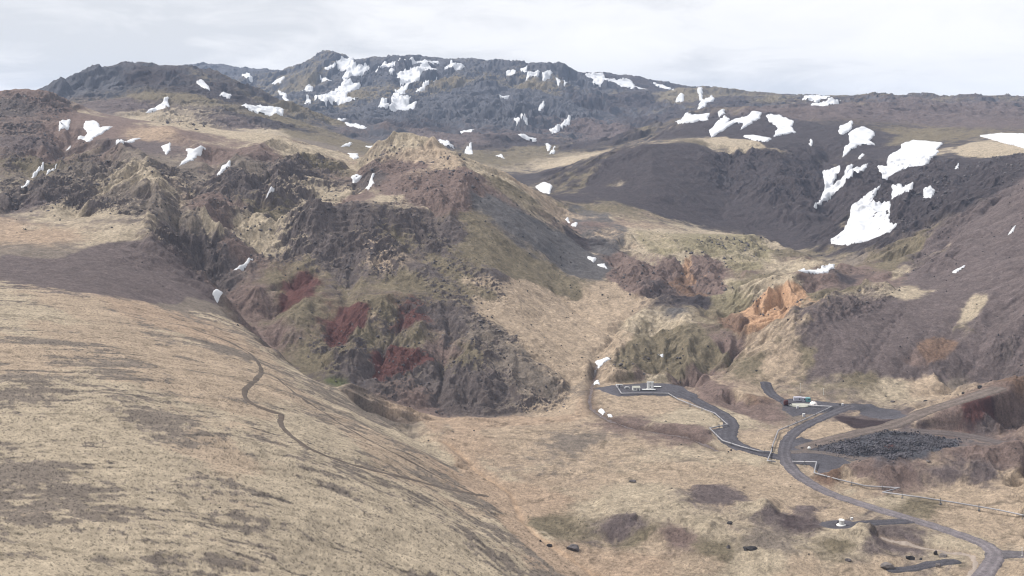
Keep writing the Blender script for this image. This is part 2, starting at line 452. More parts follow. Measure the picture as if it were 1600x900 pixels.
pads = [  # level gravel yards
    ('well_pad', [(925,607),(950,600),(985,598),(1035,600),(1062,601),(1075,608),(1092,618),(1080,624),(1050,618),(1010,619),(968,620),(945,612)]),
    ('drill_yard', [(1218,628),(1240,622),(1290,626),(1320,631),(1360,632),(1372,638),(1342,640),(1310,640),(1270,648),(1240,652),(1222,640)]),
    ('gravel_yard', [(1342,640),(1370,636),(1410,643),(1418,650),(1395,656),(1360,652),(1340,646)]),
    ('junction_yard', [(1228,690),(1250,683),(1275,690),(1300,700),(1296,712),(1330,722),(1310,735),(1280,738),(1268,728),(1232,724),(1225,705)]),
    ('pipe_bend_yard', [(1112,672),(1138,667),(1150,680),(1142,694),(1162,702),(1150,704),(1128,692)]),
    ('wellhead_pad', [(1274,818),(1282,813),(1310,812),(1345,815),(1342,821),(1325,826),(1300,827),(1283,823)]),
]
pad_polys = []
for nm, poly in pads:
    q = drape(poly, Zb, seg=6, dmin=380)
    pad_polys.append((nm, q))
    ys, xs = window(q)
    m = inside(q, gu[None, xs] + 0 * D[ys, xs], gv[:, None][ys] + 0 * D[ys, xs]).astype(np.float32)
    if m.sum() < 5: continue
    sl_ = Zb[ys, xs][m > .5]; A_ = np.stack([X[ys, xs][m > .5], Y[ys, xs][m > .5], np.ones(len(sl_))], 1)
    co, *_ = np.linalg.lstsq(A_, sl_, rcond=None)
    pl = co[0] * X[ys, xs] + co[1] * Y[ys, xs] + co[2]
    m = blur(m, 4, 4)
    Zb[ys, xs] = Zb[ys, xs] * (1 - m) + pl * m
    flat[ys, xs] = np.maximum(flat[ys, xs], sstep(0, .3, m))
Zs0 = Zb.copy()

CRAGS = [  # outline, height in metres, size in metres, kind
    ([(0,195),(60,190),(110,240),(230,262),(330,270),(430,250),(480,243),(540,262),(545,300),(470,320),(430,335),(340,345),(240,338),(150,336),(60,330),(0,335)], 9, 46),
    ([(240,368),(330,350),(370,400),(352,465),(335,470),(300,440),(262,400)], 7, 26),
    ([(265,330),(330,340),(420,335),(500,320),(480,400),(400,420),(350,400)], 6, 34),
    ([(485,312),(540,316),(610,328),(725,345),(710,385),(640,392),(600,445),(540,425),(450,430),(470,380)], 4.5, 20),
    ([(560,290),(590,238),(640,225),(640,262),(600,292)], 4, 22),
    ([(640,262),(725,245),(745,285),(735,330),(650,320),(600,320)], 3.5, 22),
    ([(560,480),(660,470),(760,490),(890,602),(885,640),(690,650),(590,618),(480,575),(470,540)], 3.2, 18),
    ([(690,400),(760,410),(800,470),(720,490),(640,440)], 2.5, 18),
    ([(1230,506),(1290,468),(1335,452),(1405,450),(1385,478),(1310,500),(1260,518)], 4.5, 16),
    ([(1040,262),(1180,225),(1320,258),(1330,330),(1260,330),(1150,305)], 9, 50),
    ([(1320,258),(1450,240),(1510,290),(1470,330),(1400,380),(1380,350),(1330,330)], 7, 40),
    ([(1440,250),(1600,235),(1600,280),(1500,330)], 2.5, 40),
    ([(950,425),(1010,412),(1130,420),(1140,460),(1100,470),(1000,470)], 4, 22),
    ([(1150,525),(1180,465),(1280,432),(1290,450),(1230,500)], 2.5, 14),
    ([(1100,375),(1190,370),(1200,405),(1140,430),(1050,400)], 4, 28),
    ([(500,92),(870,105),(960,180),(900,215),(700,200),(470,190),(440,150)], 34, 260),
    ([(80,120),(210,102),(330,110),(420,160),(500,205),(300,200),(90,165)], 12, 120),
    ([(0,143),(60,140),(120,165),(100,200),(0,200)], 7, 50),
    ([(1550,530),(1600,520),(1600,600),(1560,595)], 3.5, 16),
    ([(1490,640),(1610,600),(1610,680),(1500,675)], 1.5, 9),
    ([(1010,550),(1060,540),(1060,590),(1000,600),(940,590),(960,560)], 2.2, 14),
]
FORMS = [  # ribs (+) and ravines (-): line, height in metres, half width in metres
    ([(282,255),(300,285),(280,320),(268,352),(290,370),(305,395),(330,425),(345,457)], -8, 13), ([(425,265),(402,320),(360,347),(315,360)], -10, 13),
    ([(110,200),(95,240),(40,290),(10,330)], -12, 16), ([(185,240),(150,300),(110,340)], -8, 14), ([(345,240),(330,275),(295,300)], -7, 12),
    ([(165,222),(210,257),(240,302),(258,345)], 13, 17), ([(430,225),(385,260),(330,300)], 12, 18), ([(480,248),(437,280),(425,315)], 12, 15),
    ([(300,332),(322,350),(342,372)], 10, 13), ([(325,408),(400,367),(475,352)], 6, 12), ([(60,215),(70,260),(60,310)], 10, 18), ([(255,200),(300,225),(330,240)], 6, 22),
    ([(560,420),(520,520),(500,572)], -6, 10), ([(645,470),(602,540),(575,595)], -6, 9), ([(705,480),(690,560),(690,640)], -5, 9), ([(470,425),(420,500)], -6, 9),
    ([(600,460),(560,540),(545,600)], 5, 10), ([(500,430),(460,500),(440,540)], 4, 10), ([(740,520),(735,580),(760,640)], 4, 9), ([(810,560),(800,600),(820,640)], 3, 8), ([(660,500),(645,560),(640,620)], 4, 8),
    ([(860,445),(905,485),(955,522)], -3.5, 6), ([(800,480),(850,520),(905,562)], -3, 6), ([(745,300),(820,370),(880,440),(960,470)], 3, 14), ([(735,275),(728,300),(722,330)], 4, 7),
    ([(560,285),(548,300),(520,320)], -6, 10), ([(600,232),(588,262),(575,300)], 6, 12), ([(605,222),(640,214),(690,236),(735,273)], 7, 10), ([(735,277),(705,335),(682,395)], 5, 9),
    ([(1235,505),(1275,480),(1335,455),(1395,452)], 7, 11), ([(1300,500),(1260,560),(1230,600)], -1.2, 4), ([(1420,470),(1380,540),(1340,600)], -1.4, 4), ([(1390,500),(1350,560),(1310,600)], -1.2, 3.5), ([(1500,490),(1470,550),(1420,605)], -1.4, 4), ([(1560,470),(1540,540),(1500,600)], -2.4, 6), ([(1460,500),(1430,550),(1390,605)], -1.2, 3.5), ([(1540,480),(1500,540),(1450,600)], 1.5, 6),
    ([(1025,430),(1050,455),(1075,470)], -5, 8), ([(1080,405),(1072,440),(1090,470)], -6, 8), ([(1110,425),(1115,455),(1130,480)], 5, 11), ([(1040,440),(1020,460),(1000,470)], 4, 10), ([(960,372),(1010,410),(1045,450)], -5, 7),
    ([(1180,470),(1215,455),(1250,445)], 5, 10), ([(1205,470),(1195,490),(1180,510)], -3, 5), ([(1235,462),(1225,480),(1210,498)], 2.5, 5), ([(1300,425),(1345,425),(1400,435)], 6, 14), ([(1180,400),(1240,425)], -4, 12),
    ([(1285,230),(1290,290),(1300,345)], -14, 26), ([(1345,240),(1335,300),(1340,370)], 8, 24), ([(1400,262),(1375,310),(1355,370)], -9, 22), ([(1440,280),(1420,320),(1395,370)], 8, 18), ([(1010,225),(1020,270),(1040,320)], 7, 30), ([(1150,230),(1140,290),(1130,340)], -8, 26), ([(1220,235),(1215,290),(1225,350)], 8, 26),
    ([(940,783),(1000,790),(1075,797)], 2.5, 6), ([(1080,765),(1120,762),(1160,766)], 2.5, 7), ([(1150,790),(1180,786),(1205,790)], 1.2, 7), ([(1290,828),(1330,824),(1370,830)], 3, 7),
    ([(1000,810),(1060,815),(1120,830)], 2.5, 7), ([(1010,664),(1060,668),(1110,680)], 2.5, 6), ([(900,812),(950,812),(1000,815)], 2, 6), 
    ([(1290,746),(1340,748),(1400,750)], 2.5, 6), ([(1110,604),(1150,614),(1195,632)], 3, 8), ([(1120,620),(1160,634),(1190,648)], -2, 7), ([(1000,470),(965,520),(932,560),(926,595)], -3.5, 6), ([(1087,472),(1130,502),(1165,527)], -5, 7), ([(1162,526),(1100,588),(1058,604)], -6, 7), ([(1010,520),(1040,545),(1030,590)], -3, 7), ([(1060,500),(1080,540),(1070,580)], 4, 8), ([(985,545),(1000,580),(985,605)], 3, 6), ([(1185,546),(1140,575),(1090,602)], -2, 5),
    ([(1500,250),(1450,300),(1400,350)], 7, 18), ([(1595,285),(1500,360),(1420,415)], -5, 12),
]
for ln_, amp_, wd_ in FORMS:
    q = plan(np.array([hit(x_, y_, Zs0) for x_, y_ in smooth_line(ln_, 2)]))
    uv = np.stack([q[:, 0] / q[:, 1], np.log(q[:, 1])], 1)
    ys, xs = window(uv, .08, .08)
    wv_ = fbm(X[ys, xs], Y[ys, xs], wd_ * 2.5, 3, 211) * wd_ * .7
    d_, par_ = dist_line(q, X[ys, xs] + wv_, Y[ys, xs] - wv_)
    r_ = d_ / wd_
    nn_ = len(q) - 1
    taper = sstep(-.02, .25, par_ / nn_) * (1 - .6 * sstep(.8, 1.02, par_ / nn_)) if amp_ < 0 else sstep(-.05, .2, par_ / nn_) * (1 - sstep(.8, 1.05, par_ / nn_))
    Zb[ys, xs] += (amp_ * np.exp(-np.abs(r_) ** 1.3) * taper * (1 - blur(flat, 3, 3)[ys, xs])).astype(np.float32)
Gx, Gy = grad(blur(Zb, 8, 8))
slope = np.sqrt(Gx ** 2 + Gy ** 2)
steep = sstep(.12, .4, slope)
far = sstep(1500, 3200, D)
away = 1 - sstep(0, .6, blur(flat, 3, 3))
wx = fbm(X, Y, 60, 3, 51) * 14; wy = fbm(X, Y, 60, 3, 61) * 14
rough = .25 + .75 * steep
Zd = rough * fbm(X + wx, Y + wy, 90, 5, 71, .55) * 5.5 * (1 - far)
Zd += far * (ridged(X + 4 * wx, Y + 4 * wy, 420, 7, 81, .56) - .55) * 60 * (1 - sstep(6200, 7500, D))
Zd += (ridged(X + wx, Y + wy, 34, 5, 91) - .5) * (.3 + 3.2 * steep)
Zd += (ridged(X + 2 * wx, Y + 2 * wy, 130, 4, 95) - .5) * 12 * steep * (1 - far)
# downslope rills: noise smeared along the fall line
gn = np.maximum(slope, 1e-4)
dx_, dy_ = Gx / gn, Gy / gn
def smear(wl, length, seed, n=9, octs=2):
    s = 0
    for k in np.linspace(-1, 1, n):
        s = s + fbm(X + dx_ * k * length, Y + dy_ * k * length, wl, octs, seed)
    return s / n * 1.9
sA = smear(7, 26, 501)
sB = smear(18, 70, 521)
sC = smear(60, 260, 541)
Zd += steep * (sA * .55 + sB * 1.1) * (1 - far) + far * steep * sC * 5
iso_strata = fbm(X, Y, 40, 4, 191)
iN = int(np.searchsorted(gd, 1900)); iF = int(np.searchsorted(gd, 1400))
sn_ = np.clip(1.0 / np.maximum(slope, .05), 0, 6)
nrm = np.minimum(slope / .45, 1.0) / np.maximum(slope, 1e-4)
E = np.zeros((NR, NC), np.float32)
E[:iN] = erode(X[:iN] + wx[:iN], Y[:iN] + wy[:iN], (Gx * nrm)[:iN], (Gy * nrm)[:iN], 62, 5, 901)
EF = np.zeros((NR, NC), np.float32)
Gx2, Gy2 = grad(blur(Zb, 14, 14)); sl2 = np.sqrt(Gx2 ** 2 + Gy2 ** 2); nr2 = np.minimum(sl2 / .35, 1) / np.maximum(sl2, 1e-4)
EF[iF:] = erode(X[iF:] + 3 * wx[iF:], Y[iF:] + 3 * wy[iF:], (Gx2 * nr2)[iF:], (Gy2 * nr2)[iF:], 300, 5, 921)
calm = poly_mask([(905,300),(960,240),(1060,225),(1180,300),(1300,420),(1200,370),(1100,360),(1000,340)], Zb, .01, 12)
calm = np.maximum(calm, poly_mask([(740,300),(860,340),(1000,470),(925,565),(885,605),(820,545),(760,490),(700,425)], Zb, .01, 12))
calm = np.maximum(calm, poly_mask([(1215,530),(1300,480),(1400,462),(1500,430),(1500,360),(1610,270),(1610,600),(1500,605),(1400,612),(1230,605),(1120,600)], Zb, .01, 12))
midhill = poly_mask([(345,465),(480,330),(560,290),(600,225),(640,212),(740,262),(880,330),(1000,468),(885,640),(640,645),(480,590)], Zb, .01, 12)
hill_m = poly_mask([(-400,395),(0,400),(250,420),(340,478),(440,560),(545,620),(690,708),(830,808),(935,905),(935,1100),(-400,1100)], Zb, .01, 8)
Zd *= (1 - .72 * hill_m) * (1 - .55 * calm)
Zd += (1 - far) * steep * (E - .1) * 11.5 * (1 - .38 * midhill) * (1 - .78 * calm) * (1 - .93 * hill_m)
bad = np.maximum(poly_mask([(905,345),(960,365),(1000,362),(1080,375),(1180,372),(1330,428),(1240,505),(1160,545),(1060,605),(940,600),(930,560),(1000,470),(955,420)], Zb, .01, 10),
                 poly_mask([(1290,735),(1420,721),(1560,708),(1610,690),(1610,752),(1330,756)], Zb, .006, 5))
hum = poly_mask([(880,772),(1060,765),(1250,790),(1420,835),(1500,862),(1440,905),(950,905),(870,850)], Zb, .012, 14)
Zd += bad * (E * 6 + (ridged(X + wx, Y + wy, 44, 4, 1201) - .5) * 9) * (1 - .6 * steep)
Zd += hum * (fbm(X, Y, 30, 4, 1211) * 2.6 + (ridged(X, Y, 15, 3, 1221) - .5) * 1.4)
Zd += far * sstep(.08, .3, sl2) * EF * 50
crag_m = np.zeros((NR, NC), np.float32)
Zsm = blur(Zb, 3, 3)
for poly, amp, wl in CRAGS:
    m = poly_mask(poly, Zb, .010, 9)
    ys, xs = window(drape(poly, Zb), .05, .08)
    nx, ny = X[ys, xs] + wx[ys, xs] * wl / 60, Y[ys, xs] + wy[ys, xs] * wl / 60
    r = ridged(nx, ny, wl, 6, 111, .6) - .5
    blk = np.floor((ridged(nx, ny, wl * .45, 3, 131) + .2 * r) * 6) / 6 - .5       # ledges
    mm = m[ys, xs] * away[ys, xs] * (.45 + .55 * sstep(-.25, .3, fbm(nx, ny, wl * 2.2, 2, 141)))
    Zd[ys, xs] += mm * amp * (r * 1.9 + blk * .6)
    crag_m[ys, xs] = np.maximum(crag_m[ys, xs], mm)
cl_m = np.maximum(poly_mask([(486,308),(540,314),(610,326),(612,354),(560,358),(486,352)], Zb, .008, 4), poly_mask([(618,338),(660,336),(712,348),(716,372),(670,384),(630,372)], Zb, .008, 4))
Zt = Zb + Zd * away + 4.5 * iso_strata
st_ = Zt / 5.2
fr_ = st_ - np.floor(st_)
terr = (np.floor(st_) + sstep(.38, .62, fr_)) * 5.2
Z = Zb + Zd * away
cl_m = cl_m * (.2 + .5 * sstep(-.1, .4, fbm(X, Y, 30, 3, 193)))
Z = Z * (1 - cl_m) + (terr - 4.5 * iso_strata) * cl_m
cl_hard = cl_m * sstep(.3, .5, fr_) * (1 - sstep(.5, .75, fr_))
micro = ridged(X + .4 * wx, Y + .4 * wy, 11, 4, 1101, .62) - .55
Z += (micro * (crag_m * 2.7 * (1 - .35 * midhill) + steep * (1 - calm) * (1 - hill_m) * 1.1 * sstep(-.1, .5, fbm(X, Y, 70, 3, 1111))) * away * (1 - far)).astype(np.float32)
Z += (far * (ridged(X, Y, 60, 4, 1121, .6) - .55) * 4.5 * sstep(.1, .4, sl2)).astype(np.float32)
# shallow erosion hollows and lava-strewn ground low on the valley floor
low = (1 - steep) * (1 - far) * away
Z += low * (fbm(X, Y, 26, 4, 151) * .9 + ridged(X, Y, 11, 3, 161) * .35)
Z = Z.astype(np.float32)

STREAMS = [  # name, width, depth, line
    ('stream', 2.2, 1.5, [(934,566),(930,580),(926,600),(922,618),(921,632),(930,642),(950,655),(985,666),(1030,674),(1075,683),(1105,694),(1120,703)]),
    ('dry_gully', 1.6, 1.2, [(690,690),(712,700),(740,735),(770,752),(800,775),(810,800),(820,822),(850,845),(880,862),(905,880),(935,900)]),
    ('creek', 2.4, 1.0, [(1380,838),(1430,850),(1480,858),(1512,862),(1522,872),(1524,884),(1518,900),(1500,915)]),
]
stream_plans = []
for nm, wd, dep, ln in STREAMS:
    q = plan(np.array([hit(x, y, Zs0, 380) for x, y in smooth_line(ln)]))
    uv = np.stack([q[:, 0] / q[:, 1], np.log(q[:, 1])], 1)
    ys, xs = window(uv, .03, .05)
    wob = fbm(X[ys, xs], Y[ys, xs], 14, 2, 171) * 2.5
    d, par = dist_line(q, X[ys, xs] + wob, Y[ys, xs] + wob)
    Z[ys, xs] -= (dep * np.exp(-(d / (wd * 1.5)) ** 2) * away[ys, xs]).astype(np.float32)
    stream_plans.append((nm, wd, q))
Zs = blur(Z, 4, 4)
Zx, Zy = grad(Z)
slope_f = np.sqrt(Zx ** 2 + Zy ** 2)

# ------------------------------------------------------------------ ground cover
PAL = dict(
    tan=(.300, .236, .175), pale=(.318, .266, .198), olive=(.138, .115, .080), grey=(.155, .129, .108), moss=(.205, .178, .115), slate=(.088, .082, .083), scree=(.052, .044, .047),
    brown=(.142, .104, .092), red=(.085, .040, .036), rock=(.092, .076, .073), orange=(.36, .228, .145), cream=(.46, .34, .23),
    rust=(.140, .092, .068), lava=(.075, .075, .086), purple=(.104, .083, .081), umber=(.040, .028, .030), peach=(.290, .218, .160))
CLS = list(PAL)
CI = {c: i for i, c in enumerate(CLS)}
SAMP = """tan 100,520 tan 250,560 tan 330,600 peach 230,490 peach 280,505 tan 400,640 tan 430,600 pale 500,680 tan 600,720 pale 450,760 grey 250,660 pale 120,650 grey 40,745 pale 60,680 pale 180,690 tan 350,700 pale 400,700
pale 150,720 pale 300,800 pale 100,850 grey 30,810 grey 60,800 pale 500,850 grey 660,740 pale 650,800 pale 600,860 grey 750,830 grey 560,640 pale 640,690 grey 60,600 tan 30,560
purple 150,420 purple 60,440 purple 230,400 purple 260,450 grey 300,470 pale 180,372 peach 40,365 grey 80,400 pale 20,470 tan 100,470
purple 40,230 brown 100,200 rock 100,300 olive 70,260 grey 130,270 pale 200,265 brown 60,240 brown 160,190 grey 180,300 grey 260,260 purple 230,230 pale 240,280 brown 300,210 brown 330,240 pale 380,215 brown 400,230 pale 470,240 rock 380,285 grey 400,270 rock 460,270 pale 500,300 pale 480,290 purple 60,320 pale 100,330 grey 250,320 brown 340,310 olive 420,330 pale 400,345 grey 300,345 brown 330,330 rock 310,400 pale 330,350 brown 370,385 pale 400,375 rock 340,430 olive 500,265
rock 20,170 brown 40,150 brown 140,200 peach 250,205 pale 300,200
lava 130,140 scree 220,120 purple 200,165 olive 270,150 scree 330,145 pale 250,180 scree 420,190 olive 480,215 lava 160,130 pale 420,205 purple 380,195 grey 480,225 olive 550,225
rock 560,330 rock 520,330 rock 640,350 rock 700,360 brown 560,308 brown 650,290 brown 700,270 tan 690,260 brown 660,260 pale 640,222 tan 640,245 brown 600,260 rock 590,275 brown 690,300 pale 620,310 brown 730,290 brown 710,320
rock 530,380 rock 560,400 olive 620,370 olive 450,440 brown 400,470 olive 470,480 olive 640,440 olive 600,480 olive 700,420 rock 670,420 tan 590,410 olive 560,520 red 530,510 red 460,450 olive 640,530 olive 500,570 brown 420,520 red 620,560 red 640,490 rock 560,590 rock 680,590 brown 650,620 olive 720,560 rock 760,590 grey 800,580 grey 850,600 rock 720,620 grey 760,520 rock 700,500 brown 680,550
slate 800,350 slate 860,380 slate 900,420 slate 760,320 olive 740,340 olive 760,400 rock 780,430 tan 850,470 tan 800,490 tan 900,500 tan 960,450 tan 860,540 tan 900,560 olive 760,460 olive 880,440 tan 950,470 olive 830,420 tan 840,310 olive 790,290 pale 770,275 tan 880,335
tan 800,680 tan 950,700 peach 720,690 peach 740,760 tan 1050,740 tan 900,640 grey 900,690 tan 1150,750 peach 820,800 pale 1000,770 pale 1030,800 purple 980,820 tan 1020,850 brown 1060,840 pale 1100,815 pale 960,790 olive 1000,840 peach 900,880 peach 1000,880 tan 1100,880 olive 1120,860 pale 1180,870 grey 1200,850 tan 1250,880 olive 850,820
purple 1120,775 purple 1200,800 purple 1260,795 pale 1180,795 purple 1250,815 pale 1330,830 purple 1380,845 purple 1420,850 tan 1230,780 tan 1300,800 tan 1380,880 pale 1480,850 tan 1330,890 olive 1310,850 tan 1250,765
tan 1030,640 tan 1000,630 pale 1080,650 brown 1000,660 brown 1060,670 pale 1110,650 brown 1180,640 tan 1160,610 brown 1130,610 rust 1170,625 pale 1160,650 brown 1200,650 tan 1190,690 pale 1175,720 tan 1200,740 tan 1160,730 grey 1250,645
olive 1000,560 pale 1020,590 brown 1050,590 tan 980,590 olive 1060,560 olive 1100,520 pale 1030,520 brown 1080,580 tan 960,540 scree 1080,470 brown 1010,430 scree 1020,450 brown 1090,420 brown 1060,430 rust 1080,440 brown 1110,450 purple 1040,450 pale 1050,390 pale 1000,370 olive 1100,390 pale 1160,370 pale 1150,400 olive 1200,390 tan 960,370 brown 910,350 scree 930,380 olive 930,330 pale 1140,440 olive 1150,480 pale 1170,450 brown 970,410
orange 1220,470 orange 1180,490 rust 1160,505 orange 1240,465 brown 1280,440 olive 1180,440 pale 1240,420 scree 1330,440 brown 1350,440 olive 1290,460 pale 1230,435 olive 1150,470
scree 1050,290 scree 1000,250 scree 1100,250 scree 1150,320 scree 950,300 scree 1220,340 scree 1250,280 lava 1200,280 lava 1130,280 scree 1300,340 scree 1260,380 scree 900,310 scree 1300,270 olive 960,290
olive 1130,230 pale 1150,222 scree 1080,205 scree 1250,230 scree 1300,210 purple 1300,175 purple 1400,180 purple 1500,175 olive 1430,215 scree 1400,235 pale 1550,235 purple 1560,190 scree 1480,270 scree 1420,320 scree 1550,300 purple 1500,350 purple 1570,380 olive 1430,390 purple 1450,380 olive 1380,415 scree 1400,350 purple 1600,330 brown 1350,420 purple 1480,410
purple 1400,490 purple 1345,485 purple 1300,500 purple 1450,500 purple 1550,480 pale 1420,465 pale 1520,480 olive 1500,510 rust 1470,540 brown 1430,560 purple 1350,530 purple 1560,560 olive 1270,550 tan 1230,560 purple 1300,560 olive 1350,590 pale 1400,605 tan 1450,605 tan 1200,570 rock 1570,560 grey 1500,600 olive 1180,570 purple 1480,470 purple 1420,530
brown 1480,650 red 1520,640 purple 1540,660 brown 1580,650 rust 1600,600 lava 1350,690 lava 1430,695 red 1390,697 lava 1300,700 brown 1540,700 brown 1350,735 rust 1300,745 brown 1400,740 purple 1480,740 purple 1540,735 brown 1560,710 tan 1580,760 tan 1500,770 pale 1400,780 tan 1560,800 tan 1330,755 olive 1430,790 tan 1500,810 tan 1590,830 pale 1330,765 tan 1570,890 tan 1300,670 tan 1325,665 purple 1390,655 purple 1340,655 tan 1450,640 purple 1380,720
lava 560,120 lava 600,110 olive 480,130 lava 650,110 lava 760,140 lava 720,170 lava 800,170 olive 700,125 lava 850,150 olive 830,140 lava 880,170 scree 920,170 scree 1000,160 scree 1050,180 lava 620,170 olive 550,150 lava 460,150 scree 960,130 lava 900,120 purple 920,190 purple 960,200 lava 580,180 olive 500,180 scree 1100,160 olive 1080,150 lava 350,105 olive 440,190 purple 600,200 scree 800,225 purple 720,220 olive 840,235 scree 900,230 pale 900,250 scree 850,270 olive 760,250 scree 1150,160 olive 1200,160 scree 640,200 purple 700,210 lava 600,205"""
sc_, su_, sv_ = [], [], []
tok = SAMP.split()
for c, xy in zip(tok[::2], tok[1::2]):
    x, y = map(float, xy.split(','))
    a, b = hit(x, y, Zs)
    sc_.append(CI[c]); su_.append(a); sv_.append(b)
sc_ = np.array(sc_); su_ = np.array(su_); sv_ = np.array(sv_)
MR2, mr2 = interp_matrix(NR, 6); MC2, mc2 = interp_matrix(NC, 6)
cu2, cv2 = ext(gu, mc2, 6), ext(gv, mr2, 6)
Wc = np.zeros((len(CLS), mr2, mc2), np.float32)
for i in range(mr2):
    r2 = (cu2[:, None] - su_) ** 2 + (cv2[i] - sv_) ** 2 + 1e-5
    wgt = r2 ** -1.7
    wgt /= wgt.sum(1, keepdims=True)
    for k in range(len(CLS)):
        s_ = sc_ == k
        if s_.any(): Wc[k, i] = wgt[:, s_].sum(1)
Wf = np.stack([np.clip(MR2 @ Wc[k] @ MC2.T, 1e-3, 1) for k in range(len(CLS))])
del Wc
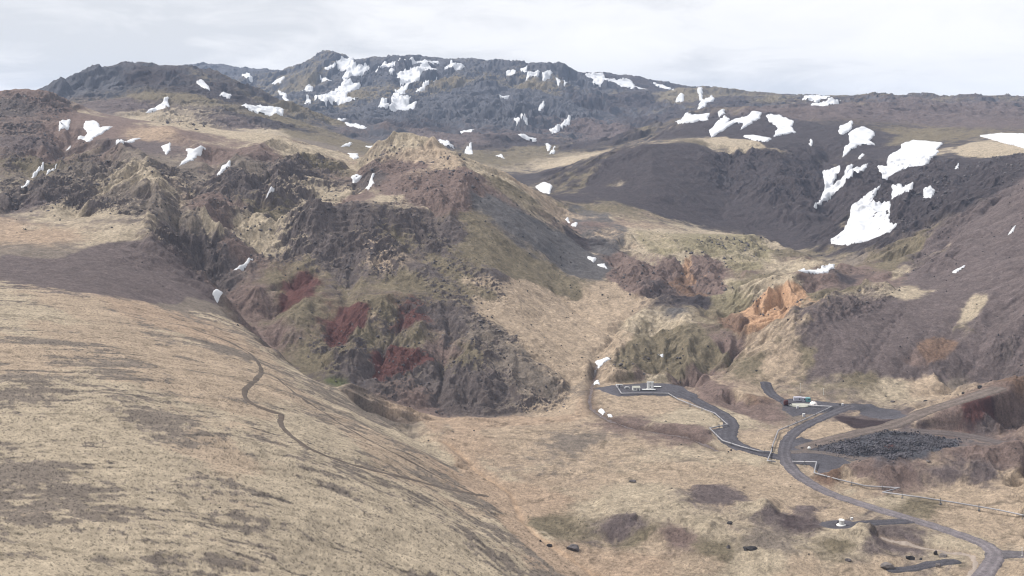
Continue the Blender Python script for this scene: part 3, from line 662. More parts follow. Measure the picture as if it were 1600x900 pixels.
# outlines of distinct patches of ground
ZONES = [
    ('tan', [(715,430),(770,425),(840,445),(900,475),(960,440),(1000,468),(965,515),(930,560),(892,600),(850,565),(800,520),(745,480)], .8),
    ('olive', [(740,350),(790,375),(870,430),(930,470),(900,475),(830,440),(760,420),(720,390)], .6),
    ('purple', [(90,405),(180,372),(270,382),(330,450),(335,475),(220,470),(60,442),(0,425),(0,400)], .9), ('grey', [(230,462),(300,470),(345,480),(330,490),(260,478)], .7),
    ('purple', [(1240,520),(1330,480),(1400,462),(1470,452),(1600,425),(1610,590),(1500,600),(1400,592),(1310,585),(1260,560)], .62),
    ('purple', [(1390,420),(1480,370),(1560,300),(1610,270),(1610,450),(1500,455),(1440,450)], .5),
    ('scree', [(1470,370),(1540,320),(1600,290),(1600,330),(1530,370),(1470,410)], .4),
    ('pale', [(1380,425),(1440,400),(1500,370),(1480,395),(1420,430),(1390,440)], .8),
    ('olive', [(1405,470),(1430,462),(1455,460),(1440,480),(1415,490)], .6),
    ('pale', [(1515,462),(1545,458),(1540,490),(1500,520),(1490,510),(1510,485)], .9),
    ('rust', [(1420,530),(1470,520),(1500,540),(1470,560),(1430,560)], .9),
    ('olive', [(985,540),(1010,505),(1060,510),(1100,530),(1145,558),(1090,590),(1040,600),(985,600),(955,585)], .75),
    ('brown', [(1085,500),(1120,505),(1165,540),(1150,560),(1110,540)], .8), ('slate', [(1010,480),(1060,475),(1100,495),(1070,505),(1020,500)], .8),
    ('umber', [(1005,468),(1012,478),(965,530),(942,565),(932,620),(918,622),(920,575),(945,530),(985,480)], .8), ('umber', [(1050,602),(1100,578),(1160,522),(1170,528),(1110,588),(1060,610)], .8),
    ('umber', [(1080,470),(1092,470),(1160,520),(1150,526)], .7), ('brown', [(620,240),(680,235),(735,270),(725,330),(650,320),(600,305),(590,270)], .45), ('tan', [(660,222),(700,238),(728,256),(690,280),(620,296),(600,285),(650,262)], .6),
    ('scree', [(905,300),(960,240),(1060,222),(1180,232),(1290,255),(1330,300),(1300,380),(1230,385),(1180,358),(1100,352),(1010,330),(960,310)], .9),
    ('scree', [(1320,258),(1440,245),(1560,240),(1610,250),(1520,310),(1420,360),(1360,370),(1330,330)], .7),
    ('scree', [(1060,190),(1200,175),(1300,200),(1420,210),(1340,240),(1250,240),(1180,225),(1080,205)], .6),
    ('pale', [(950,282),(975,275),(985,290),(960,300)], 1), ('moss', [(985,362),(1040,360),(1100,366),(1180,366),(1215,395),(1200,420),(1150,430),(1120,408),(1060,402),(1010,400)], .9), ('slate', [(868,326),(900,318),(950,332),(990,362),(965,395),(940,405),(900,365)], .8), ('moss', [(1090,455),(1140,440),(1200,440),(1180,470),(1150,500),(1110,490)], .8),
    ('rust', [(1000,413),(1060,418),(1130,428),(1128,465),(1060,468),(1010,445)], .8), ('rust', [(1125,500),(1165,495),(1170,525),(1140,520)], .8), ('brown', [(955,425),(1010,412),(1050,425),(1040,455),(1000,470),(965,450)], 1), ('purple', [(990,440),(1020,425),(1040,450),(1010,468)], .9),
    ('brown', [(1085,405),(1120,410),(1135,440),(1120,465),(1090,455),(1070,430)], 1), ('orange', [(1060,428),(1075,405),(1100,408),(1110,430),(1085,448)], .9), ('orange', [(1030,425),(1045,420),(1055,445),(1040,450)], .6),
    ('cream', [(1060,440),(1072,436),(1070,446),(1062,448)], .8), ('brown', [(1240,440),(1275,432),(1310,438),(1285,448),(1262,460)], .9),
    ('umber', [(950,826),(975,817),(1000,822),(1060,836),(1100,842),(1060,850),(1000,840)], .8), ('umber', [(1285,840),(1335,834),(1350,846),(1300,853)], .7),
    ('brown', [(1010,668),(1040,664),(1100,674),(1122,690),(1080,688),(1030,680)], 1), ('umber', [(938,630),(955,650),(985,664),(1010,672),(985,672),(945,655),(925,640)], .7),
    ('brown', [(985,575),(1030,565),(1050,575),(1000,600),(950,605)], .8), ('umber', [(1000,570),(1020,566),(1025,578),(1005,582)], .6),
    ('umber', [(480,470),(505,450),(520,455),(495,490),(470,500)], .5), ('lava', [(560,585),(530,575),(540,600),(580,605)], .8),
    ('red', [(505,540),(515,505),(540,480),(580,470),(572,500),(545,530),(520,540)], 1),
    ('red', [(430,480),(450,440),(480,420),(500,440),(470,470),(445,490)], .7),
    ('red', [(575,590),(590,545),(625,535),(665,545),(690,560),(640,580),(600,595)], 1),
    ('red', [(600,530),(620,500),(655,490),(640,515)], .6),
    ('tan', [(572,500),(590,490),(612,492),(600,503),(580,506)], 1),
    ('slate', [(760,300),(800,320),(850,350),(900,380),(960,425),(940,440),(860,400),(800,360),(750,320)], .8),
    ('lava', [(1275,698),(1330,685),(1380,676),(1425,675),(1470,684),(1500,688),(1480,705),(1440,714),(1390,720),(1330,716),(1290,710)], 1),
    ('red', [(1365,697),(1385,691),(1420,696),(1450,697),(1470,698),(1465,706),(1430,704),(1390,703)], .9),
    ('orange', [(1150,518),(1165,490),(1200,455),(1240,446),(1264,458),(1240,482),(1210,502),(1180,518)], 1.1),
    ('cream', [(1208,470),(1222,452),(1245,456),(1238,470),(1222,490),(1210,492)], .9),
    ('cream', [(1068,402),(1078,404),(1074,416),(1068,412)], .8),
    ('orange', [(1040,432),(1075,412),(1120,420),(1110,450),(1085,460),(1060,445)], .6),
    ('orange', [(935,352),(950,352),(948,370),(938,372)], .8),
    ('umber', [(1230,722),(1245,742),(1300,775),(1315,782),(1275,780),(1245,770),(1225,745)], 1.1),
    ('umber', [(1180,790),(1210,788),(1260,805),(1280,815),(1300,828),(1270,838),(1230,835),(1205,822),(1215,810)], 1.0),
    ('purple', [(1075,770),(1100,760),(1150,763),(1180,782),(1140,786),(1090,782)], .65),
    ('umber', [(1290,655),(1320,650),(1400,655),(1410,662),(1380,668),(1330,668),(1315,660)], 1.8),
    ('tan', [(1258,672),(1275,662),(1315,660),(1330,670),(1345,674),(1300,685),(1272,688)], 1.2),
    ('tan', [(1315,650),(1335,641),(1345,641),(1335,651)], 1.2),
    ('umber', [(1415,668),(1470,646),(1530,622),(1575,604),(1560,640),(1520,655),(1480,668),(1440,673)], 1.2),
    ('red', [(1470,650),(1530,630),(1575,612),(1550,635),(1500,655)], .9),
    ('brown', [(1085,605),(1110,602),(1150,620),(1200,645),(1180,655),(1140,635)], 1),
    ('tan', [(1380,478),(1420,462),(1450,458),(1440,475),(1410,485)], .7),
    ('pale', [(1125,240),(1085,232),(1120,215),(1170,218),(1190,228),(1160,240)], .9),
    ('pale', [(1490,240),(1520,222),(1570,225),(1590,240),(1540,248)], .9),
    ('grey', [(1310,410),(1330,400),(1360,396),(1350,408),(1320,420)], 1.3),
    ('peach', [(690,650),(780,648),(860,650),(900,640),(910,600),(930,650),(880,660),(800,665),(720,672)], 1),
    ('peach', [(690,680),(720,700),(780,750),(870,770),(900,785),(800,790),(740,760)], .8),
    ('peach', [(770,800),(800,810),(850,845),(930,880),(960,900),(900,900),(840,865)], 1.3),
    ('peach', [(640,640),(700,655),(690,672),(640,650),(600,640),(560,620)], .9),
]
logit = np.log(Wf + .004) * .8
for c in ('red', 'orange', 'cream', 'rust', 'umber'): logit[CI[c]] -= .8
del Wf
for c, poly, st in ZONES:
    m = poly_mask(poly, Zs, .013, 5)
    logit[CI[c]] += (m * 5.8 - .5) * st * (m > .01)
# each kind of cover has its own way of breaking up
iso = fbm(X + wx * .5, Y + wy * .5, 22, 5, 601, .6)
iso2 = fbm(X, Y, 7, 4, 621, .62)
iso3 = fbm(X, Y, 75, 4, 641, .55)
fl = sstep(1500, 2600, D)
iso = iso * (1 - fl) + fl * fbm(X, Y, 120, 5, 605, .6)
iso2 = iso2 * (1 - fl) + fl * fbm(X, Y, 34, 4, 625, .62)
iso3 = iso3 * (1 - fl) + fl * fbm(X, Y, 330, 4, 645, .55)
sA = sA * (1 - fl) + fl * smear(30, 130, 551); sB = sB * (1 - fl) + fl * sC
nz = dict(tan=iso3 + .5 * iso2 + .6 * sB, pale=-iso3 + .5 * iso + .5 * sA, olive=.7 * iso + .6 * sB - .2 * iso2, grey=-.8 * sB - .5 * iso2 - .7 * sA, scree=-.6 * iso - .5 * sB, slate=-.6 * sA - .4 * iso, moss=.6 * iso - .4 * sA,
          brown=.7 * iso3 - .6 * sA, red=sA * .8 + .4 * iso3, rock=.9 * iso2 - .6 * iso, orange=.8 * sA + .5 * iso2, cream=sA + iso2, rust=-iso + .5 * sB, lava=-.8 * iso2 + .3 * iso,
          purple=-.9 * sB - .5 * iso3 - .3 * iso2, umber=.5 * sA - .4 * iso, peach=.5 * iso3 + .4 * sB)
for c in CLS: logit[CI[c]] += 2.3 * nz[c]
# bare rock where the ground is steepest, moss on ledges
stp = sstep(.58, .95, slope_f)
logit[CI['rock']] += 3.0 * stp * (.25 + crag_m) * (1 - .5 * far) - 1.0 * (1 - stp) * crag_m
logit[CI['lava']] += 2.5 * stp * far
logit[CI['pale']] += 1.6 * crag_m * sstep(.45, .15, slope_f)
iS = int(np.searchsorted(gd, 900))
Xs, Ys = X[:iS], Y[:iS]
qd = np.interp(Xs / Ys * F + 800, [0, 350, 600, 720, 850], [-1.2, -.9, -.1, .5, 1.6]).astype(np.float32); ql = np.sqrt(1 + qd * qd); sdx, sdy = 1 / ql, -qd / ql
def drag(wl, length, seed, n=11):
    a = 0
    wb = fbm(Xs, Ys, 40, 3, seed + 40) * .55
    for k in np.linspace(-1, 1, n): a = a + perlin((Xs + (sdx + wb * sdy) * k * length) / wl, (Ys + (sdy + wb) * k * length) / wl, seed)
    return a / n * 3.2
tuft0 = fbm(X, Y, 3.2, 3, 661, .7)
d1 = drag(3.0, 8, 961); d2 = drag(8.0, 34, 971); d3 = drag(22.0, 80, 981)
hillside = hill_m[:iS] * (1 - .9 * poly_mask([(-100,380),(180,365),(280,380),(340,478),(220,470),(60,445),(-100,430)], Zs0, .012, 10)[:iS])
hs = hillside
SK = d3 * .5 + d2 * .55 + d1 * .3 + .85 * fbm(Xs, Ys, 55, 6, 991, .66) + .65 * iso2[:iS] + .55 * tuft0[:iS]
for c, k in (('grey', 4.6), ('purple', 1.4), ('olive', 1.6), ('pale', -3.0), ('tan', -2.8), ('peach', -1.2)):
    logit[CI[c]][:iS] += hs * k * SK + hs * {'grey': .5, 'purple': -.4, 'olive': -.5, 'pale': .75, 'tan': .4, 'peach': 0}[c]
logit -= logit.max(0)
logit[:, :iS] *= 1 + .5 * hs
np.exp(logit * 2.1, out=logit)
logit /= logit.sum(0)
alb = np.zeros((NR, NC, 3), np.float32)
for c in CLS: alb += logit[CI[c]][..., None] * np.array(PAL[c], np.float32)
cover_tan = logit[CI['tan']] + logit[CI['pale']] + logit[CI['peach']] + .6 * logit[CI['olive']]
del logit
# stones and tufts
tuft = fbm(X, Y, 3.2, 3, 661, .7)
speck = fbm(X, Y, 1.3, 2, 671, .8)
near = 1 - sstep(500, 900, D)
dark_speck = sstep(.28, .6, speck + .35 * tuft) * near
calm_tex = np.ones((NR, NC), np.float32); calm_tex[:iS] -= .4 * hs
alb *= np.exp((.30 + .10 * cover_tan) * calm_tex * tuft + .24 * iso2 + .16 * iso - .04 - .55 * dark_speck)[..., None]
alb[:iS] *= (1 - hs * (.26 * sstep(.55, .9, d1 * .7 + .5 * d2 + .5 * tuft[:iS]) + .30 * sstep(.05, .45, speck[:iS] + .5 * d1) + .14 * sstep(-.2, .5, iso2[:iS] + .6 * d2)))[..., None]
streak = sstep(.15, .6, sA + .5 * tuft)
alb *= (1 - .22 * streak * near * cover_tan * (1 - hill_m))[..., None]
# dark peat edges and rills cut through the turf
rill = sstep(.52, .8, ridged(X + wx * .3 + dx_ * sA * 6, Y + wy * .3 + dy_ * sA * 6, 30, 3, 681)) * sstep(.0, .35, sA + .4 * iso)
alb *= (1 - .42 * rill * (1 - far) * (.3 + .7 * cover_tan))[..., None]
green = poly_mask([(505,594),(520,588),(540,592),(545,602),(525,605)], Zs, .004, 2)
alb = alb * (1 - green[..., None] * .5) + green[..., None] * .5 * np.array((.06, .085, .018), np.float32)
for nm, wd, q in stream_plans:
    uv = np.stack([q[:, 0] / q[:, 1], np.log(q[:, 1])], 1)
    ys, xs = window(uv, .03, .05)
    d, par = dist_line(q, X[ys, xs] + 1.5 * iso2[ys, xs], Y[ys, xs] + 1.5 * iso[ys, xs])
    m = (np.exp(-(d / (wd * (2.4 if nm == 'stream' else 1.2))) ** 2) * .75)[..., None]
    c = {'stream': (.06, .042, .036), 'dry_gully': (.31, .22, .15), 'creek': (.22, .17, .13)}[nm]
    alb[ys, xs] = alb[ys, xs] * (1 - m) + m * np.array(c, np.float32)
alb *= np.exp(.34 * sA * steep + .22 * sB * steep)[..., None]
alb = np.clip(alb, .012, .6)

# ------------------------------------------------------------------ materials
def mat(name, color, rough=.8, metal=0.0, noise=None):
    m = bpy.data.materials.new(name); m.use_nodes = True
    nt = m.node_tree; b = nt.nodes['Principled BSDF']
    b.inputs['Roughness'].default_value = rough; b.inputs['Metallic'].default_value = metal
    b.inputs['Specular IOR Level'].default_value = .25
    if noise is None: noise = (1.2, .18)
    sc_n, amt = noise
    tcn = nt.nodes.new('ShaderNodeTexCoord'); nn = nt.nodes.new('ShaderNodeTexNoise')
    nn.inputs['Scale'].default_value = sc_n; nn.inputs['Detail'].default_value = 6; nn.inputs['Roughness'].default_value = .65
    nt.links.new(tcn.outputs['Object'], nn.inputs['Vector'])
    r = nt.nodes.new('ShaderNodeValToRGB')
    r.color_ramp.elements[0].position = .3; r.color_ramp.elements[1].position = .7
    r.color_ramp.elements[0].color = tuple(c * (1 - amt) for c in color) + (1,)
    r.color_ramp.elements[1].color = tuple(min(1, c * (1 + amt)) for c in color) + (1,)
    nt.links.new(nn.outputs['Fac'], r.inputs[0]); nt.links.new(r.outputs[0], b.inputs['Base Color'])
    return m
def ground_mat():
    m = bpy.data.materials.new('ground'); m.use_nodes = True
    nt = m.node_tree; b = nt.nodes['Principled BSDF']; LK = nt.links
    b.inputs['Roughness'].default_value = .95; b.inputs['Specular IOR Level'].default_value = .1
    at = nt.nodes.new('ShaderNodeAttribute'); at.attribute_name = 'cover'
    tcn = nt.nodes.new('ShaderNodeTexCoord')
    def nz_(scale, det, rgh):
        nn = nt.nodes.new('ShaderNodeTexNoise'); nn.inputs['Scale'].default_value = scale; nn.inputs['Detail'].default_value = det
        nn.inputs['Roughness'].default_value = rgh; LK.new(tcn.outputs['Object'], nn.inputs['Vector']); return nn.outputs['Fac']
    a_ = nz_(.55, 5, .7); b_ = nz_(2.2, 3, .7)
    def mth(op, x, y, z=None):
        n = nt.nodes.new('ShaderNodeMath'); n.operation = op
        for i, vv in enumerate((x, y, z)):
            if vv is None: continue
            if isinstance(vv, (int, float)): n.inputs[i].default_value = vv
            else: LK.new(vv, n.inputs[i])
        return n.outputs[0]
    c_ = nz_(.13, 5, .65)
    f = mth('MULTIPLY_ADD', a_, 1.5, mth('MULTIPLY_ADD', b_, .9, mth('MULTIPLY_ADD', c_, .7, -.55)))
    f = mth('MAXIMUM', f, .3)
    f = mth('MULTIPLY_ADD', mth('SUBTRACT', f, 1.0), at.outputs['Alpha'], 1.0)
    vm = nt.nodes.new('ShaderNodeVectorMath'); vm.operation = 'SCALE'
    LK.new(at.outputs['Color'], vm.inputs[0]); LK.new(f, vm.inputs['Scale'])
    LK.new(vm.outputs[0], b.inputs['Base Color'])
    bp = nt.nodes.new('ShaderNodeBump'); bp.inputs['Strength'].default_value = .9; bp.inputs['Distance'].default_value = 1.3
    LK.new(mth('MULTIPLY', at.outputs['Alpha'], .9), bp.inputs['Strength']); LK.new(mth('ADD', a_, mth('MULTIPLY', b_, .3)), bp.inputs['Height']); LK.new(bp.outputs[0], b.inputs['Normal'])
    return m
M_ground = ground_mat()
M_snow = mat('snow', (.47, .48, .505), .6, 0, (.05, .16))
M_road = mat('road_gravel', (.155, .138, .145), .95, 0, (.35, .22))
M_pad = mat('pad_gravel', (.072, .069, .079), .95, 0, (.2, .25))
M_dirt = mat('dirt_track', (.150, .120, .104), .95, 0, (.3, .25))
M_trail = mat('trail_dirt', (.075, .058, .046), .95, 0, (.4, .3))
M_stream = mat('stream_bed', (.07, .05, .045), .35, 0, (.5, .3))
M_creek = mat('creek_bed', (.22, .18, .15), .5, 0, (.5, .2))

# ------------------------------------------------------------------ mesh building from the grid
def grid_mesh(name, Zg, fmask, material, colors=None, normals=None):
    """one mesh from the cells of the height grid where fmask is set"""
    r, c = np.nonzero(fmask)
    i00 = r * NC + c
    quads = np.stack([i00, i00 + 1, i00 + NC + 1, i00 + NC], 1)
    used = np.unique(quads)
    remap = np.full(NR * NC, -1, np.int64); remap[used] = np.arange(len(used))
    quads = remap[quads].astype(np.int32)
    me = bpy.data.meshes.new(name)
    co = np.stack([X.ravel()[used], Y.ravel()[used], Zg.ravel()[used]], 1).astype(np.float32)
    me.vertices.add(len(used)); me.vertices.foreach_set('co', co.ravel())
    nq = len(quads)
    me.loops.add(nq * 4); me.loops.foreach_set('vertex_index', quads.ravel())
    me.polygons.add(nq)
    me.polygons.foreach_set('loop_start', np.arange(nq, dtype=np.int32) * 4)
    me.polygons.foreach_set('loop_total', np.full(nq, 4, np.int32))
    me.polygons.foreach_set('use_smooth', np.ones(nq, bool))
    me.update(calc_edges=True)
    me.materials.append(material)
    if colors is not None:
        at = me.attributes.new('cover', 'FLOAT_COLOR', 'POINT')
        cc = np.ones((len(used), 4), np.float32); cc[:, :3] = colors.reshape(-1, 3)[used]; cc[:, 3] = calm_tex.ravel()[used]
        at.data.foreach_set('color', cc.ravel())
    if normals is not None:
        me.normals_split_custom_set_from_vertices(normals.reshape(-1, 3)[used])
    o = bpy.data.objects.new(name, me); COL.objects.link(o)
    return o
def tag(o, label=None, cat=None, group=None, kind=None):
    if label: o['label'] = label
    if cat: o['category'] = cat
    if group: o['group'] = group
    if kind: o['kind'] = kind
    return o

Nn = np.stack([-Zx, -Zy, np.ones_like(Zx)], 2); Nn /= np.linalg.norm(Nn, axis=2, keepdims=True)
Xc, Yc = X[:-1, :-1], Y[:-1, :-1]
region = np.full((NR - 1, NC - 1), 0, np.int8)                # 0 = valley floor
def reg_poly(poly, k, dmin=0):
    q = drape(poly, Zs0, dmin=dmin, seg=8)
    ins = inside(q, gu[None, :-1] + 0 * Xc, gv[:-1, None] + 0 * Xc)
    region[ins] = k
region[Yc > 1480] = 4
pu_ = Xc / Yc * F + 800
def plan_poly(a, k):
    """a: (photograph column, metres) corners of an area in plan"""
    q = np.array([((x - 800) / F, math.log(d)) for x, d in a])
    region[inside(q, gu[None, :-1] + 0 * Xc, gv[:-1, None] + 0 * Xc)] = k
plan_poly([(-700,100),(1000,100),(935,452),(890,482),(830,522),(760,570),(690,617),(620,668),(545,707),(480,722),(420,780),(372,845),(345,890),(300,925),(240,885),(120,872),(0,810),(-700,810)], 1)
plan_poly([(-700,810),(0,810),(120,872),(240,885),(300,925),(345,898),(375,955),(425,1015),(475,1085),(500,1150),(545,1210),(570,1320),(565,1480),(560,1600),(0,1700),(-700,1700)], 2)
plan_poly([(345,895),(372,848),(420,785),(480,728),(540,712),(640,728),(700,730),(800,736),(870,763),(888,797),(925,858),(985,975),(1000,1015),(955,1110),(902,1250),(865,1400),(830,1560),(700,1560),(570,1500),(570,1320),(545,1210),(500,1150),(475,1085),(425,1015),(375,955)], 3)
plan_poly([(865,1400),(1020,1425),(1100,1430),(1180,1440),(1230,1330),(1280,1200),(1320,1060),(1330,985),(1280,940),(1235,905),(1165,895),(1085,822),(1200,800),(1400,775),(1560,770),(1800,700),(2300,700),(2300,3600),(1290,3600),(1240,2850),(1060,2350),(1010,2150),(850,1800)], 5)
names = {0: 'ground', 1: 'grassy_hillside', 2: 'crag_hill', 3: 'hill', 4: 'mountains', 5: 'lava_mountain'}
for k, nm in names.items():
    tag(grid_mesh(nm, Z, region == k, M_ground, alb, Nn), kind='structure')

def patch(name, sd, ys, xs, lift, edge, material, kind='structure', colors=None, fill=False):
    """a thin layer over the ground where sd (metres, positive inside) says so; its rim dips under the ground"""
    m = np.zeros((NR, NC), np.float32)
    f = np.clip(sd / edge, -1, 1)
    off = np.where(f > 0, f * lift, f * lift * 1.2)
    Zg = Z.copy(); Zg[ys, xs] += off
    if fill: Zg[ys, xs] += np.clip(sd / (edge * 3), 0, 1) * np.clip(Zsn[ys, xs] - Z[ys, xs], 0, 99) * .9
    vin = np.zeros((NR, NC), bool); vin[ys, xs] = sd > -edge * .9
    fm = vin[:-1, :-1] & vin[1:, :-1] & vin[:-1, 1:] & vin[1:, 1:]
    if fm.sum() < 2: return None
    o = grid_mesh(name, Zg, fm, material, colors)
    if kind: o['kind'] = kind
    return o
def line_patch(name, q, wd, lift, material, wob=0.0):
    uv = np.stack([q[:, 0] / q[:, 1], np.log(q[:, 1])], 1)
    ys, xs = window(uv, .02, .02)
    d, par = dist_line(q, X[ys, xs] + wob * iso2[ys, xs], Y[ys, xs] + wob * iso[ys, xs])
    sd = wd * .5 - d + iso2[ys, xs] * .35 * min(1, wd / 5)
    return patch(name, sd, ys, xs, lift, .9, material)
def poly_sd(q, ys, xs, warp=0):
    U = gu[None, xs] + WU[ys, xs] * warp; V = gv[:, None][ys] + WV[ys, xs] * warp
    ins = inside(q, U, V)
    pl = np.concatenate([q, q[:1]])
    d, _ = dist_line(pl, U, V)
    return np.where(ins, d, -d) * D[ys, xs]
for nm, q in pad_polys:
    ys, xs = window(q)
    c = np.zeros((NR, NC, 3), np.float32)
    c[ys, xs] = np.array((.078, .074, .084)) * ((1 + .30 * fbm(X[ys, xs], Y[ys, xs], 30, 5, 1031, .6) + .12 * iso2[ys, xs])[..., None])
    patch(nm, poly_sd(q, ys, xs, .008), ys, xs, .18, 1.4, M_ground, colors=c)
for i, (nm, wd, q, z) in enumerate(road_plans):
    uv = np.stack([q[:, 0] / q[:, 1], np.log(q[:, 1])], 1)
    ys, xs = window(uv, .02, .02)
    d, par = dist_line(q, X[ys, xs], Y[ys, xs])
    edge_n = fbm(X[ys, xs], Y[ys, xs], 6, 3, 1011) * .9
    sd = wd * .5 - d + edge_n
    col = {'road': (.150, .134, .142), 'side_road': (.115, .105, .112), 'quarry_road': (.125, .104, .096), 'upper_quarry_road': (.135, .110, .098), 'quarry_floor_road': (.115, .096, .092)}.get(nm, (.076, .072, .082))
    across = d / (wd * .5)
    tr = np.exp(-((across - .45) / .2) ** 2)
    c = np.zeros((NR, NC, 3), np.float32)
    if nm == 'road':      # paler compacted gravel nearer the junction in front
        k = (1 - sstep(520, 660, Y[ys, xs]))[..., None]
        base = np.array(col) * k * 1.12 + np.array((.088, .082, .092)) * (1 - k)
    else: base = np.array(col)
    c[ys, xs] = base * ((.86 + .26 * tr - .10 * sstep(.75, 1.1, across) + .13 * iso2[ys, xs] + .10 * fbm(X[ys, xs], Y[ys, xs], 16, 4, 1021))[..., None])
    o = patch(nm, sd, ys, xs, .3 + .05 * (i == 0), .9, M_ground, colors=c)
TRAILS = [('trail', 4.6, [(283,508),(300,513),(320,520),(350,530),(375,543)]),
          ('trail', 2.9, [(285,508),(320,520),(350,530),(375,543),(393,553),(401,565),(410,578),(404,590),(388,603),(380,615),(386,625),(398,634),(420,642),(440,648)]),
          ('trail', 3.0, [(440,648),(437,660),(445,672),(453,680),(480,700),(520,716),(580,735),(640,748),(700,765),(760,775)]),
          ('footpath', 2.0, [(432,590),(450,605),(470,622),(500,640),(540,668),(590,695),(640,720),(690,748),(740,770)])]
for nm, wd, ln in TRAILS:
    q = plan(np.array([hit(x, y, Zs) for x, y in smooth_line(ln, 2)]))
    line_patch(nm, q, wd, .12, M_trail, .8)
for nm, wd, q in stream_plans:
    if nm == 'dry_gully': continue
    line_patch(nm, q, wd * (.7 if nm == 'dry_gully' else 1), .1, {'stream': M_stream, 'creek': M_creek, 'dry_gully': M_creek}[nm], 2.0)

#@@OBJECTS
# ------------------------------------------------------------------ air
def box_obj(name, lo, hi, material):
    x0, y0, z0 = lo; x1, y1, z1 = hi
    me = bpy.data.meshes.new(name)
    me.from_pydata([(x0,y0,z0),(x1,y0,z0),(x1,y1,z0),(x0,y1,z0),(x0,y0,z1),(x1,y0,z1),(x1,y1,z1),(x0,y1,z1)], [],
                   [(3,2,1,0),(4,5,6,7),(0,1,5,4),(1,2,6,5),(2,3,7,6),(3,0,4,7)])
    me.materials.append(material)
    o = bpy.data.objects.new(name, me); COL.objects.link(o); return o
hm = bpy.data.materials.new('haze'); hm.use_nodes = True
hn = hm.node_tree; hn.nodes.clear()
pvn = hn.nodes.new('ShaderNodeVolumePrincipled'); pvn.inputs['Density'].default_value = 4.6e-5
pvn.inputs['Color'].default_value = (.52, .69, 1.0, 1)
hon = hn.nodes.new('ShaderNodeOutputMaterial'); hn.links.new(pvn.outputs[0], hon.inputs['Volume'])
tag(box_obj('haze', (-9500, -300, float(Z.min()) - 1), (9500, 9300, float(Z.max()) + 30), hm), kind='stuff')

